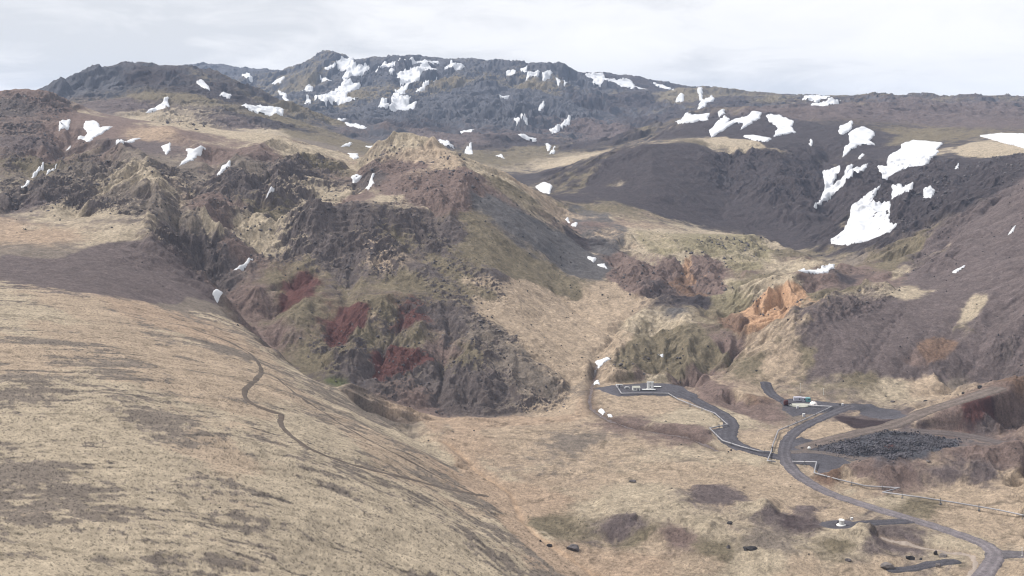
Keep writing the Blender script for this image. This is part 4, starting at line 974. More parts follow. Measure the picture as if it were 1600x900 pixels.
# ------------------------------------------------------------------ snow
SNOW = [  # label, picture origin and scale of the outline, outline
    ('largest snow field on the far mountain, running down from its rocky summit', 400, 50, [(395,150),(430,135),(485,138),(490,180),(580,175),(540,205),(440,240),(480,262),(530,270),(470,300),(450,330),(515,340),(420,362),(395,345),(350,365),(300,345),(290,335),(350,325),(400,290),(440,250),(430,230),(455,200),(410,175)]),
    ('short snow strip high below the flat mountain crest', 400, 50, [(595,195),(640,158),(725,150),(690,170),(640,190),(610,210)]),
    ('long branching snow gully in the middle of the far mountain face', 400, 50, [(705,208),(790,180),(845,168),(905,190),(895,205),(855,215),(840,195),(815,240),(760,280),(725,330),(775,335),(760,375),(805,365),(790,390),(715,400),(670,390),(680,330),(700,300),(770,250),(720,265)]),
    ('slanting snow streak just right of the branching gully', 400, 50, [(790,300),(905,230),(880,260),(820,302)]),
    ('ragged snow patch under the crest above the dark crag', 400, 50, [(945,190),(975,158),(1000,168),(1045,165),(1035,190),(975,195)]),
    ('thin snow line along the flat mountain crest', 400, 50, [(740,150),(820,150),(915,151),(905,162),(840,160),(745,161)]),
    ('small snow sliver beside the summit rocks', 400, 50, [(340,182),(395,165),(390,184),(350,190)]),
    ('small round snow spot below the crest strip', 400, 50, [(665,190),(685,185),(680,218),(665,215)]),
    ('snow patch left of the foot of the branching gully', 400, 50, [(605,385),(625,350),(660,345),(640,368),(670,370),(650,385)]),
    ('small snow patch at the left foot of the far mountain', 400, 50, [(240,375),(255,330),(275,350),(275,375)]),
    ('narrow snow patch on the left shoulder of the far mountain', 400, 50, [(315,223),(370,230),(378,252),(345,247)]),
    ('lowest snow blob on the left shoulder of the far mountain', 400, 50, [(232,288),(285,288),(275,300),(240,300)]),
    ('small snow patch left of the ring-shaped snow near the right summit', 400, 50, [(1250,200),(1295,212),(1285,222),(1255,218)]),
    ('comma-shaped snow patch below the right end of the crest', 400, 50, [(1318,185),(1360,173),(1355,208),(1330,197)]),
    ('hook-shaped snow patch near the right summit', 400, 50, [(1345,262),(1358,215),(1415,206),(1408,230),(1372,228)]),
    ('snow sliver right under the pointed right summit', 400, 50, [(1430,215),(1490,203),(1475,222),(1435,237)]),
    ('left of two small snow dots on the right summit slope', 400, 50, [(1498,243),(1522,253),(1515,270)]),
    ('right of two small snow dots on the right summit slope', 400, 50, [(1538,248),(1555,272),(1542,277)]),
    ('flat snow patch on the shelf above the dark crag', 400, 50, [(1210,325),(1272,320),(1245,337)]),
    ('small leaf-shaped snow patch right of the dark crag', 400, 50, [(1410,382),(1440,356),(1445,374),(1415,397)]),
    ('tongue of snow at the right foot of the far mountain', 400, 50, [(1468,485),(1525,465),(1574,433),(1567,460),(1510,497),(1500,514),(1473,507)]),
    ('wedge of snow at the foot of the dark crag', 400, 50, [(1025,502),(1100,483),(1060,512),(1030,514)]),
    ('wing-shaped snow patch right behind the hill top', 400, 50, [(913,545),(970,558),(988,582),(945,574)]),
    ('triangular snow patch on the valley slope behind the hill', 400, 50, [(1043,602),(1075,560),(1085,610)]),
    ('low snow cap on the valley slope right of the triangular patch', 400, 50, [(1193,622),(1225,616),(1242,632)]),
    ('long thin snow bank on the far valley floor', 400, 50, [(1308,518),(1400,533),(1397,547),(1320,530)]),
    ('left of a snow pair on the far valley slope', 400, 50, [(1446,558),(1475,575),(1462,597)]),
    ('right of a snow pair on the far valley slope', 400, 50, [(1468,614),(1495,573),(1492,612)]),
    ('zigzag snow patch low on the right of the dark crag', 400, 50, [(1288,446),(1362,453),(1357,469),(1300,462)]),
    ('curved snow bank along the mountain foot behind the left ridge', 400, 50, [(443,459),(500,460),(552,488),(520,487),(460,472)]),
    ('small snow patch above the curved snow bank', 400, 50, [(408,440),(447,433),(430,452)]),
    ('long smooth snow slab on the left dark ridge', 0, 50, [(1200,373),(1300,371),(1420,391),(1412,416),(1370,420),(1270,400)]),
    ('thin snow line left of the small dark cone', 400, 50, [(423,573),(482,553),(465,572)]),
    ('snow lens below the small dark cone', 400, 50, [(548,572),(612,574),(600,590)]),
    ('snow patch in the saddle left of the hill top', 400, 50, [(460,611),(507,611),(510,633),(490,637)]),
    ('winged snow patch in the gully left of the hill', 400, 50, [(473,721),(532,719),(512,741),(490,757)]),
    ('forked snow streak in the gully left of the hill', 400, 50, [(542,792),(575,735),(592,713),(578,760),(594,765),(560,792)]),
    ('lone bright snow patch in the valley head right of the hill', 400, 50, [(1398,775),(1435,752),(1482,765),(1468,808),(1420,800)]),
    ('snow lens on the far left skyline ridge', 400, 50, [(73,262),(110,235),(145,228),(122,264)]),
    ('leaning snow streak left of the far mountain foot', 400, 50, [(110,298),(135,308),(163,347),(145,345),(125,324)]),
    ('small snow streak low on the crag hill beside the gully', 400, 50, [(48,840),(97,795),(87,822),(55,842)]),
    ('oval snow patch high on the left dark ridge', 0, 50, [(980,255),(1005,245),(1042,265),(1047,292),(1010,277)]),
    ('flat snow patch right of the oval one on the left dark ridge', 0, 50, [(1098,316),(1130,301),(1163,323),(1140,329)]),
    ('snow streak below the round knoll of the left ridge', 0, 50, [(733,403),(842,336),(847,376),(800,397)]),
    ('left snow patch near the top of the crag hill', 0, 50, [(294,496),(304,449),(351,437),(346,471),(325,495)]),
    ('broad ragged snow patch near the top of the crag hill', 0, 50, [(388,547),(440,510),(420,480),(425,450),(470,448),(497,460),(497,480),(562,474),(520,500),(470,530),(435,560),(425,540)]),
    ('short snow strip right of the broad ragged patch', 0, 50, [(578,561),(615,546),(622,562),(585,572)]),
    ('thin snow strip continuing right along the brown ridge', 0, 50, [(623,553),(660,538),(702,531),(660,552)]),
    ('teardrop snow patch on the brown slope of the crag hill', 0, 50, [(808,575),(850,553),(850,590),(832,614)]),
    ('boot-shaped snow patch on the brown slope of the crag hill', 0, 50, [(893,669),(940,625),(933,588),(980,588),(1024,583),(1010,606),(960,642)]),
    ('narrow snow streak above the dark gully of the crag hill', 0, 50, [(1073,732),(1120,685),(1154,653),(1147,681),(1100,722)]),
    ('long slanting snow streak low on the far left crags', 0, 50, [(156,727),(220,661),(212,686),(165,727)]),
    ('second slanting snow streak low on the far left crags', 0, 50, [(226,717),(282,666),(267,692)]),
    ('lowest snow patch on the far left crags', 0, 50, [(106,787),(140,743),(147,759),(115,787)]),
    ('small snow streak just under the broad ragged patch', 0, 50, [(333,590),(357,560),(347,587)]),
    ('leaning snow patch under the distant pointed peak', 0, 50, [(1208,220),(1235,203),(1264,250),(1240,247)]),
    ('long snow field on the distant rounded ridge right of the pointed summit', 800, 50, [(355,222),(455,215),(460,235),(540,245),(600,250),(620,275),(690,292),(600,287),(500,267),(410,267),(400,240)]),
    ('thin snow line on the end of the distant rounded ridge', 800, 50, [(698,259),(760,268),(817,299),(760,287)]),
    ('small snow patch in the notch beside the distant rounded ridge', 800, 50, [(820,347),(840,306),(862,308),(852,350)]),
    ('forked snow patch on the slope behind the dark bowl', 800, 50, [(928,289),(952,286),(946,320),(958,345),(1000,323),(1012,340),(970,370),(940,399),(928,390),(945,350)]),
    ('leftmost big snow patch on the plateau edge of the lava mountain', 800, 50, [(808,467),(870,420),(987,407),(977,446),(880,457)]),
    ('round snow spot on the lava plateau', 800, 50, [(1026,405),(1060,390),(1072,410),(1035,424)]),
    ('branching snow patch on the plateau edge above the mossy knoll', 800, 50, [(987,495),(1060,420),(1085,440),(1075,460),(1110,440),(1150,435),(1200,410),(1250,408),(1235,435),(1190,460),(1145,488),(1160,457),(1110,457),(1000,527)]),
    ('broad snow patch right of the branching one on the plateau edge', 800, 50, [(1268,420),(1330,418),(1410,450),(1395,475),(1418,505),(1310,522),(1330,480),(1290,450)]),
    ('thin curved snow patch beside the mossy knoll', 800, 50, [(1158,524),(1200,518),(1297,535),(1270,552),(1220,547)]),
    ('flat snow bank on the farthest plateau skyline', 1100, 100, [(490,175),(560,166),(634,180),(560,194),(508,190)]),
    ('flat snow bank at the left end of the low dark skyline hill', 1100, 100, [(523,213),(600,195),(687,184),(672,201),(600,213)]),
    ('small square snow patch at the top of the bowl', 1100, 100, [(672,340),(680,315),(742,286),(737,327),(690,354)]),
    ('big snow patch hanging at the top of the bowl', 1100, 100, [(695,465),(705,420),(730,390),(725,345),(760,325),(800,318),(850,338),(848,360),(828,385),(857,405),(770,407),(740,432)]),
    ('largest snow field on the right lava mountain', 1100, 100, [(868,515),(915,512),(925,460),(990,425),(985,405),(1050,382),(1195,398),(1160,430),(1172,440),(1110,505),(990,528),(900,580)]),
    ('forked snow gully on the left wall of the bowl', 1100, 100, [(595,530),(620,545),(678,508),(680,540),(650,590),(640,610),(700,580),(705,550),(745,505),(740,540),(820,500),(800,535),(720,590),(600,685),(550,722),(580,680),(605,630)]),
    ('huge ragged snow slope in the middle of the bowl', 1100, 100, [(885,608),(835,690),(850,705),(935,695),(925,740),(895,740),(925,765),(930,800),(965,815),(925,845),(800,895),(740,905),(635,905),(632,885),(700,830),(730,770),(735,720),(790,680),(830,640)]),
    ('low snow tongue at the floor of the bowl', 1100, 370, [(455,175),(550,175),(650,138),(650,165),(580,189),(480,184)]),
    ('ragged snow patch right of the huge snow slope', 1100, 100, [(942,615),(990,613),(1047,617),(1036,641),(1020,652),(938,677)]),
    ('small block of snow at the right end of the bowl', 1100, 100, [(1102,625),(1130,616),(1157,630),(1136,674),(1098,667)]),
    ('tiny upright snow sliver on the dark bowl wall', 1100, 100, [(524,407),(535,376),(544,385),(536,417)]),
    ('snow field on the plateau at the right edge', 1100, 100, [(1380,360),(1480,350),(1640,352),(1640,430),(1500,395)]),
    ('tiny snow fleck right of the largest lava mountain snow field', 1100, 100, [(1256,522),(1275,501),(1273,520)]),
    ('small snow streak on the scree near the right edge', 1100, 100, [(1518,850),(1560,808),(1547,837)]),
    ('tiny snow fleck between the hanging patch and the largest field', 1100, 100, [(773,467),(790,450),(803,458),(783,472)]),
    ('small snow streak on the slope above the scree spur', 1100, 370, [(1242,178),(1280,155),(1308,143),(1300,155),(1260,178)]),
    ('upper of two snow scraps at the head of the stream gully', 700, 250, [(583,295),(600,286),(610,312)]),
    ('lower of two snow scraps at the head of the stream gully', 700, 250, [(616,322),(650,316),(640,334)]),
    ('left snow scrap in the gully beside the rusty mound', 700, 250, [(693,485),(742,493),(725,510)]),
    ('right snow scrap in the gully beside the rusty mound', 700, 250, [(746,525),(782,518),(797,547)]),
    ('snow bank in the dark ravine below the crags', 300, 250, [(208,552),(240,515),(300,490),(282,520),(225,550)]),
    ('snow scrap at the bottom of the dark ravine', 300, 250, [(103,672),(130,668),(152,685),(125,699)]),
    ('bright snow patch in the stream gully above the well pad', 900, 540, [(160,125),(265,105),(285,125),(185,182),(180,150)]),
    ('small snow patch in the stream gully left of the well pad', 900, 540, [(145,302),(185,288),(194,322),(155,320)]),
    ('small snow scrap lying by the stream below the well pad', 900, 540, [(183,535),(215,533),(245,557),(225,573)]),
    ('tiny snow scrap at the stream bend below the well pad', 900, 540, [(256,578),(300,586),(303,600),(275,596)]),
    ('tiny snow fleck on the bank above the well pad', 900, 540, [(688,92),(725,86),(724,102)]),
]
Zsn = blur(Z, 7, 7)
for lab, ox, oy, poly in SNOW:
    k = 3.2 if not (ox == 900 and oy == 540) else 5.327
    poly = zoomed(ox, oy, k, poly)
    q = drape(poly, Zsn, seg=3)
    ys, xs = window(q, .006, .012)
    dd = float(np.exp(np.median(q[:, 1])))
    wob = .0018 if dd > 1200 else .0013
    px_m = dd * 1.0 / 1005.0                         # metres in one pixel there
    U = gu[None, xs] + fbm(X[ys, xs], Y[ys, xs], 11 * px_m, 4, 701, .7) * wob
    V = gv[:, None][ys] + fbm(X[ys, xs], Y[ys, xs], 11 * px_m, 4, 711, .7) * wob * 1.4
    ins = inside(q, U, V)
    dl, _ = dist_line(np.concatenate([q, q[:1]]), U, V)
    sd = np.where(ins, dl, -dl) * D[ys, xs] + .35 * px_m
    sd = sd + 1.0 * px_m * np.clip(sA[ys, xs] + .6 * sB[ys, xs], -1.2, 1.0)
    sd = np.where(np.abs(np.log(D[ys, xs]) - np.median(q[:, 1])) < .25, sd, -99)
    o = patch('snow_patch', sd, ys, xs, 1.2 * px_m, .9 * px_m, M_snow, None, fill=True)
    if o is None: print('no snow cells', lab); continue
    tag(o, lab, 'snow', 'old snow patches on the hills')

# ------------------------------------------------------------------ builders for made things
class MB:
    def __init__(s): s.v = []; s.f = []
    def quad(s, p):
        n = len(s.v); s.v += p; s.f.append(tuple(range(n, n + len(p))))
    def box(s, c, d, rz=0, bevel=0):
        cx_, cy_, cz_ = c; a, b, h = d[0] / 2, d[1] / 2, d[2] / 2
        co_, si_ = math.cos(rz), math.sin(rz); n = len(s.v)
        for (x, y, z) in [(-a,-b,-h),(a,-b,-h),(a,b,-h),(-a,b,-h),(-a,-b,h),(a,-b,h),(a,b,h),(-a,b,h)]:
            s.v.append((cx_ + x * co_ - y * si_, cy_ + x * si_ + y * co_, cz_ + z))
        for f in [(3,2,1,0),(4,5,6,7),(0,1,5,4),(1,2,6,5),(2,3,7,6),(3,0,4,7)]: s.f.append(tuple(n + i for i in f))
    def lathe(s, c, prof, seg=20):
        n = len(s.v); k = len(prof)
        for j in range(seg):
            a = 2 * math.pi * j / seg
            for r, z in prof: s.v.append((c[0] + r * math.cos(a), c[1] + r * math.sin(a), c[2] + z))
        for j in range(seg):
            j2 = (j + 1) % seg
            for i in range(k - 1): s.f.append((n + j * k + i, n + j2 * k + i, n + j2 * k + i + 1, n + j * k + i + 1))
        s.f.append(tuple(n + j * k + k - 1 for j in range(seg)))
        s.f.append(tuple(n + j * k for j in reversed(range(seg))))
    def tube(s, path, r, seg=10):
        path = [np.array(p_, float) for p_ in path]; n = len(s.v); m = len(path)
        for i, p_ in enumerate(path):
            t = path[min(i + 1, m - 1)] - path[max(i - 1, 0)]
            if 0 < i < m - 1:
                a = path[i] - path[i - 1]; b = path[i + 1] - path[i]
                t = a / np.linalg.norm(a) + b / np.linalg.norm(b)
            t /= np.linalg.norm(t)
            sd_ = np.cross(t, (0, 0, 1)) if abs(t[2]) < .95 else np.array((1., 0, 0))
            sd_ /= np.linalg.norm(sd_); up = np.cross(sd_, t)
            ml = 1.0
            if 0 < i < m - 1: ml = 1 / max(.45, math.cos(.5 * math.acos(max(-1, min(1, float(a @ b / np.linalg.norm(a) / np.linalg.norm(b)))))))
            for j in range(seg):
                an = 2 * math.pi * j / seg
                s.v.append(tuple(p_ + sd_ * r * ml * math.cos(an) + up * r * math.sin(an)))
        for i in range(m - 1):
            for j in range(seg):
                j2 = (j + 1) % seg
                s.f.append((n + i * seg + j, n + i * seg + j2, n + (i + 1) * seg + j2, n + (i + 1) * seg + j))
        s.f.append(tuple(n + j for j in reversed(range(seg)))); s.f.append(tuple(n + (m - 1) * seg + j for j in range(seg)))
    def build(s, name, material, parent=None, smooth=False):
        me = bpy.data.meshes.new(name); me.from_pydata([tuple(map(float, v_)) for v_ in s.v], [], s.f); me.materials.append(material)
        if smooth:
            for p_ in me.polygons: p_.use_smooth = True
        me.update()
        o = bpy.data.objects.new(name, me); COL.objects.link(o)
        if parent: o.parent = parent
        return o
def at(px, py, dmin=380, up=0):
    u, v_ = hit(px, py, Zs, dmin); y = math.exp(v_); x = u * y
    return (x, y, float(height_of(Z, np.array([x]), np.array([y]))[0]) + up)
def thing(name, label, cat, loc, rz=0, group=None):
    o = bpy.data.objects.new(name, None); COL.objects.link(o); o.location = loc; o.rotation_euler = (0, 0, rz)
    o.empty_display_size = 1
    return tag(o, label, cat, group)
M_white = mat('white_paint', (.56, .56, .55), .45, 0, (.9, .07))
M_alu = mat('aluminium_cladding', (.23, .225, .24), .45, .1, (.5, .1))
M_steel = mat('grey_steel', (.14, .14, .15), .5, .4, (1, .2))
M_dark = mat('dark_paint', (.03, .022, .026), .6, 0, (1, .3))
M_rust = mat('rust_red', (.055, .018, .018), .7, 0, (1.5, .35))
M_teal = mat('teal_paint', (.12, .27, .29), .5, 0, (1, .12))
M_lilac = mat('pale_container_paint', (.38, .38, .44), .5, 0, (1, .1))
M_concrete = mat('concrete', (.30, .30, .26), .9, 0, (.6, .15))
M_dome = mat('dome_shell', (.66, .60, .58), .55, 0, (.8, .08))
M_glass = mat('dark_glass', (.02, .022, .026), .15, 0, (1, .1))
M_rock = mat('boulder_rock', (.075, .066, .068), .9, 0, (.5, .45))
M_rockd = mat('dark_boulder_rock', (.030, .027, .028), .9, 0, (.5, .45))
M_rockg = mat('grey_boulder_rock', (.125, .11, .105), .9, 0, (.5, .4))
M_lava = mat('lava_rubble', (.060, .056, .064), .9, 0, (.11, .65))

# steam pipelines on low stanchions
def pipeline(label, px_line, r, kinks=()):
    g = [at(x, y) for x, y in px_line]
    path = []; sup = []; acc = 3.0
    for a, b in zip(g[:-1], g[1:]):
        a_, b_ = np.array(a[:2]), np.array(b[:2]); Ls = float(np.linalg.norm(b_ - a_)); n = max(1, int(Ls / 12))
        for k in range(n):
            p_ = a_ + (b_ - a_) * k / n
            path.append(p_)
            if k > 0 or n == 1: sup.append((a_ + (b_ - a_) * (k + (.5 if n == 1 else 0)) / n, math.atan2(b_[1] - a_[1], b_[0] - a_[0])))
    path.append(np.array(g[-1][:2]))
    path = np.array(path)
    gz = height_of(Z, path[:, 0], path[:, 1])
    zz = np.convolve(np.pad(gz, 2, mode='edge'), np.ones(5) / 5, 'valid')
    zz = np.maximum(zz, gz - .3) + 1.0 + r
    root = thing('steam_pipeline', label, 'pipeline', (path[0][0], path[0][1], float(gz[0])))
    base = np.array((path[0][0], path[0][1], gz[0]))
    m = MB(); m.tube([np.array((x, y, z)) - base for (x, y), z in zip(path, zz)], r, 12)
    m.build('pipe', M_alu, root, True)
    first = None
    ring = None
    for (c, ang) in sup:
        d_ = np.hypot(path[:, 0] - c[0], path[:, 1] - c[1]); i = np.argsort(d_)[:2]
        z = float(np.average(zz[i], weights=1 / (d_[i] + .01))); zg = float(height_of(Z, c[:1], c[1:2])[0])
        if first is None:
            mm = MB()
            for s_ in (-1, 1): mm.box((0, s_ * (r + .12), -.2), (.16, .16, 2.4 + 2 * r))
            mm.box((0, 0, -r - .1), (.3, 2 * r + .6, .18)); mm.box((0, 0, -1.5 - r), (.9, 2 * r + 1.0, .7))
            o = first = mm.build('stanchion', M_steel, root)
        else:
            o = first.copy(); COL.objects.link(o); o.parent = root
        o.location = (c[0] - base[0], c[1] - base[1], z - base[2]); o.rotation_euler = (0, 0, ang)
        o.scale = (1, 1, 1)
    return root
pipeline('silvery steam pipeline zigzagging along the road between the well pad and the junction', [(962,604),(971,617),(1044,617),(1060,627),(1117,649),(1137,667),(1109,671),(1129,692),(1158,701),(1186,708),(1203,709)], .42)
pipeline('silvery steam pipeline from the drill yard down beside the main road bend', [(1262,636),(1300,638),(1216,676),(1208,697),(1205,709),(1199,723),(1212,725)], .4)
pipeline('long dark-shaded pipeline running right across the grass to the picture edge', [(1238,725),(1276,726),(1272,742),(1310,751),(1352,762),(1405,766),(1380,773),(1440,783),(1500,793),(1560,804),(1640,819)], .38)

def valve(px, py, label):
    x, y, z = at(px, py)
    t = thing('valve_post', label, 'valve', (x, y, z))
    m = MB(); m.lathe((0, 0, 0), [(.5, 0), (.5, .3), (.28, .35), (.28, 2.3), (.5, 2.4), (.5, 2.7)], 14); m.build('post', M_steel, t)
    m = MB(); m.tube([(math.cos(a) * .7, math.sin(a) * .7, 2.95) for a in np.linspace(0, 2 * math.pi, 17)[:-1]], .08, 6); m.box((0, 0, 2.95), (1.4, .1, .1)); m.box((0, 0, 2.85), (.1, .1, .5)); m.build('hand_wheel', M_dark, t)
    return t
valve(1207, 706, 'dark valve post where the two pipelines meet beside the road')

# steam silencer: twin white stacks on a base
x, y, z = at(1016, 609)
t = thing('steam_silencer', 'tall white twin-stack steam silencer on the far well pad', 'silencer', (x, y, z))
for s_ in (-1, 1):
    m = MB(); m.lathe((s_ * 1.45, 0, .9), [(1.15, 0), (1.15, 4.6), (1.3, 4.7), (1.3, 5.3), (1.05, 5.3), (1.0, 4.9)], 20); m.build('stack', M_white, t)
m = MB(); m.box((0, 0, .45), (5.4, 3, .9)); m.build('base', M_white, t)
m = MB(); m.tube([(0, 0, 3.2), (0, 0, 5.6), (0, 0, 6.4)], .3, 10); m.box((0, 0, 3.6), (1.6, .9, 1.2)); m.build('inlet_box', M_white, t)
m = MB()
for k in range(14): m.box((2.75, 0, 1.0 + k * .35), (.05, .5, .05))
for s_ in (-1, 1): m.box((2.75, s_ * .25, 3.2), (.06, .06, 5)); 
m.build('ladder', M_steel, t)
x, y, z = at(994, 610)
t = thing('equipment_hut', 'low white hut with a shallow roof left of the tall silencer', 'hut', (x, y, z), .05)
m = MB(); m.box((0, 0, 1.3), (5.6, 4, 2.6)); m.build('wall', M_white, t)
m = MB(); n0 = [(-3, -2.3, 2.6), (3, -2.3, 2.6), (3, 2.3, 2.6), (-3, 2.3, 2.6), (-3, 0, 3.6), (3, 0, 3.6)]
m.v = n0; m.f = [(0, 1, 5, 4), (2, 3, 4, 5), (0, 4, 3), (1, 2, 5), (3, 2, 1, 0)]; m.build('roof', M_concrete, t)
m = MB(); m.box((1.2, -2.03, 1.1), (1, .06, 2.0)); m.build('door', M_steel, t)
m = MB(); m.box((-1.2, -2.03, 1.6), (1.1, .06, .8)); m.build('window', M_glass, t)
def hoop(px, py, label, h=2.2, w_=3.0):
    x, y, z = at(px, py)
    t = thing('wellhead_pipework', label, 'pipework', (x, y, z))
    m = MB(); m.tube([(-w_ / 2, 0, 0), (-w_ / 2, 0, h - .5), (-w_ / 2 + .5, 0, h), (w_ / 2 - .5, 0, h), (w_ / 2, 0, h - .5), (w_ / 2, 0, 0)], .38, 10); m.build('expansion_loop', M_white, t, True)
    m = MB(); m.lathe((0, 0, 0), [(.7, 0), (.7, .5), (.4, .6), (.4, h - .5), (.6, h - .45), (.6, h - .1)], 14); m.build('wellhead', M_steel, t)
    return t
hoop(968, 606, 'white bent pipe loop at the left end of the well pad', 2.6, 5)
hoop(980, 608, 'small white pipe loop between the bent loop and the white hut', 1.6, 3.6)
def low_slab(px, py, w_, label):
    x, y, z = at(px, py)
    t = thing('pipe_rack', label, 'rack', (x, y, z), .02)
    m = MB()
    for k in range(5): m.tube([(-w_ / 2, (k - 2) * .5, 1.0), (w_ / 2, (k - 2) * .5, 1.0)], .22, 8)
    m.build('stacked_pipes', M_white, t)
    for k in (-.4, 0, .4):
        m = MB(); m.box((k * w_, 0, .4), (.3, 2.8, .8)); m.build('sleeper', M_steel, t)
low_slab(1009, 610.5, 6, 'left rack of white pipes on the gravel before the silencer')
low_slab(1019, 610.5, 5, 'right rack of white pipes on the gravel before the silencer')
low_slab(1026, 606, 7, 'rack of white pipes right of the silencer')

# drill yard
def container(px, py, size, label, mt, rz=0, group=None):
    x, y, z = at(px, py); a, b, h = size
    t = thing('container', label, 'container', (x, y, z), rz, group)
    m = MB(); m.box((0, 0, h / 2 + .15), (a, b, h))
    n = int(a / .45)
    for k in range(n):
        for s_ in (-1, 1): m.box((-a / 2 + (k + .5) * a / n, s_ * (b / 2 + .03), h / 2 + .15), (a / n * .5, .06, h - .4))
    m.build('body', mt, t)
    for sx_ in (-1, 1):
        for sy_ in (-1, 1):
            m = MB(); m.box((sx_ * (a / 2 - .05), sy_ * (b / 2 - .02), h / 2 + .15), (.2, .2, h + .1)); m.build('corner_post', M_steel, t)
    for s_ in (-1, 1):
        m = MB(); m.box((-a / 2 - .04, s_ * b / 4, h / 2 + .15), (.06, b / 2 - .15, h - .3)); m.build('door', mt, t)
    m = MB(); m.box((a * .15, -b / 2 - .08, h * .62), (1.1, .06, .8)); m.build('window', M_glass, t)
    return t
container(1246.5, 626.5, (6.0, 2.6, 2.9), 'left pale lilac container behind the concrete slab', M_lilac, .03)
container(1255.5, 627, (2.9, 2.6, 2.9), 'short pale lilac container between the left one and the teal one', M_lilac, .03)
container(1262, 627.5, (3.8, 2.6, 2.8), 'teal container beside the pale dome', M_teal, .03)
x, y, z = at(1271, 633)
t = thing('dome_hut', 'pale pinkish domed well hut at the right end of the slab', 'dome hut', (x, y, z))
m = MB()
R_ = 2.9
prof = [(R_, 0)] + [(R_ * math.cos(a), R_ * math.sin(a) * .95) for a in np.linspace(0, 1.45, 9)][1:]
m.lathe((0, 0, .1), prof, 14); m.build('shell', M_dome, t)
m = MB(); m.lathe((0, 0, 0), [(3.2, -.4), (3.2, .18), (2.95, .2)], 20); m.build('plinth', M_concrete, t)
m = MB(); m.box((0, -2.75, 1.0), (1.3, .7, 2.0)); m.build('door', M_white, t)
m = MB(); m.lathe((0, 0, 2.75), [(.5, 0), (.5, .4), (.2, .5)], 12); m.build('vent', M_steel, t)
x, y, z = at(1228, 634)
t = thing('steam_separator', 'dark red upright separator tank at the left end of the slab', 'tank', (x, y, z))
m = MB(); m.lathe((0, 0, .9), [(.9, -.3), (1.7, 0), (1.75, .4), (1.75, 2.6), (1.5, 3.2), (.6, 3.5)], 18); m.build('vessel', M_rust, t, True)
for k in range(4):
    a = k * math.pi / 2 + .6; m = MB(); m.box((1.5 * math.cos(a), 1.5 * math.sin(a), .5), (.3, .3, 1.3)); m.build('leg', M_dark, t)
m = MB(); m.tube([(1.6, 0, 2), (3.6, 0, 1.7), (4.4, .2, .9)], .28, 8); m.build('outlet_pipe', M_dark, t)
x, y, z = at(1250, 633.5)
t = thing('concrete_slab', 'pale flat concrete slab in front of the containers', 'slab', (x, y, z + .1), .02)
m = MB()
oc = [(-8.5, -1.5), (-6, -4.5), (1, -6), (6.5, -3), (8, 2), (4, 3.8), (-5, 3.5)]
n = len(oc); m.v = [(a, b, -.6) for a, b in oc] + [(a, b, .45) for a, b in oc]
m.f = [tuple(range(n, 2 * n)), tuple(reversed(range(n)))] + [(i, (i + 1) % n, n + (i + 1) % n, n + i) for i in range(n)]
m.build('deck', M_concrete, t)
m = MB(); m.tube([(a, b, 1.2) for a, b in oc[:5]], .06, 6)
for a, b in oc[:5]: m.box((a, b, .8), (.08, .08, .9))
m.build('railing', M_steel, t)
def cabinet(px, py, s_, label, mt=None):
    x, y, z = at(px, py)
    t = thing('control_cabinet', label, 'cabinet', (x, y, z), .1)
    m = MB(); m.box((0, 0, s_ * .65), (s_, s_ * .7, s_ * 1.2)); m.build('body', mt or M_white, t)
    m = MB(); m.box((0, 0, s_ * 1.29), (s_ * 1.15, s_ * .85, s_ * .08)); m.build('lid', mt or M_white, t)
    m = MB(); m.box((0, -s_ * .37, s_ * .65), (s_ * .8, .05, s_ * 1.0)); m.build('door', M_lilac, t)
cabinet(1246, 638.5, 1.5, 'white cabinet just below the concrete slab')
cabinet(1256, 651, 1.6, 'white cabinet on the slope between slab and pipeline')
cabinet(1316.5, 634, 1.2, 'small white box beside the black rock at the yard end')
cabinet(1331, 812.5, 1.1, 'small white box on the bank behind the low round wellhead')
def mast(px, py, h, label, cross=0):
    x, y, z = at(px, py)
    t = thing('pole', label, 'pole', (x, y, z))
    m = MB(); m.tube([(0, 0, 0), (0, 0, h * .5), (0, 0, h)], .13, 8); m.build('shaft', M_white, t)
    m = MB(); m.box((0, 0, .15), (.8, .8, .5)); m.build('footing', M_concrete, t)
    m = MB(); m.box((0, 0, h), (.5 + cross, .3, .25)); m.build('head', M_white, t)
mast(1250.5, 613, 7, 'thin pale pole on the slope above the containers', .2)
mast(1287, 617, 5, 'thin pale pole right of the containers, behind the yard', .2)
mast(1597, 869, 4.2, 'white marker pole beside the side road at the right edge')
x, y, z = at(1264.5, 703)
t = thing('water_tank', 'white ball-shaped tank on the gravel junction yard', 'tank', (x, y, z))
m = MB(); m.lathe((0, 0, 1.15), [(1.1 * math.cos(a), 1.1 * math.sin(a)) for a in np.linspace(-1.4, 1.4, 13)], 18); m.build('vessel', M_white, t, True)
m = MB(); m.lathe((0, 0, -.1), [(.9, 0), (.9, .35), (.7, .4)], 14); m.build('plinth', M_concrete, t)
m = MB(); m.lathe((0, 0, 2.2), [(.2, 0), (.2, .3)], 10); m.build('cap', M_steel, t)
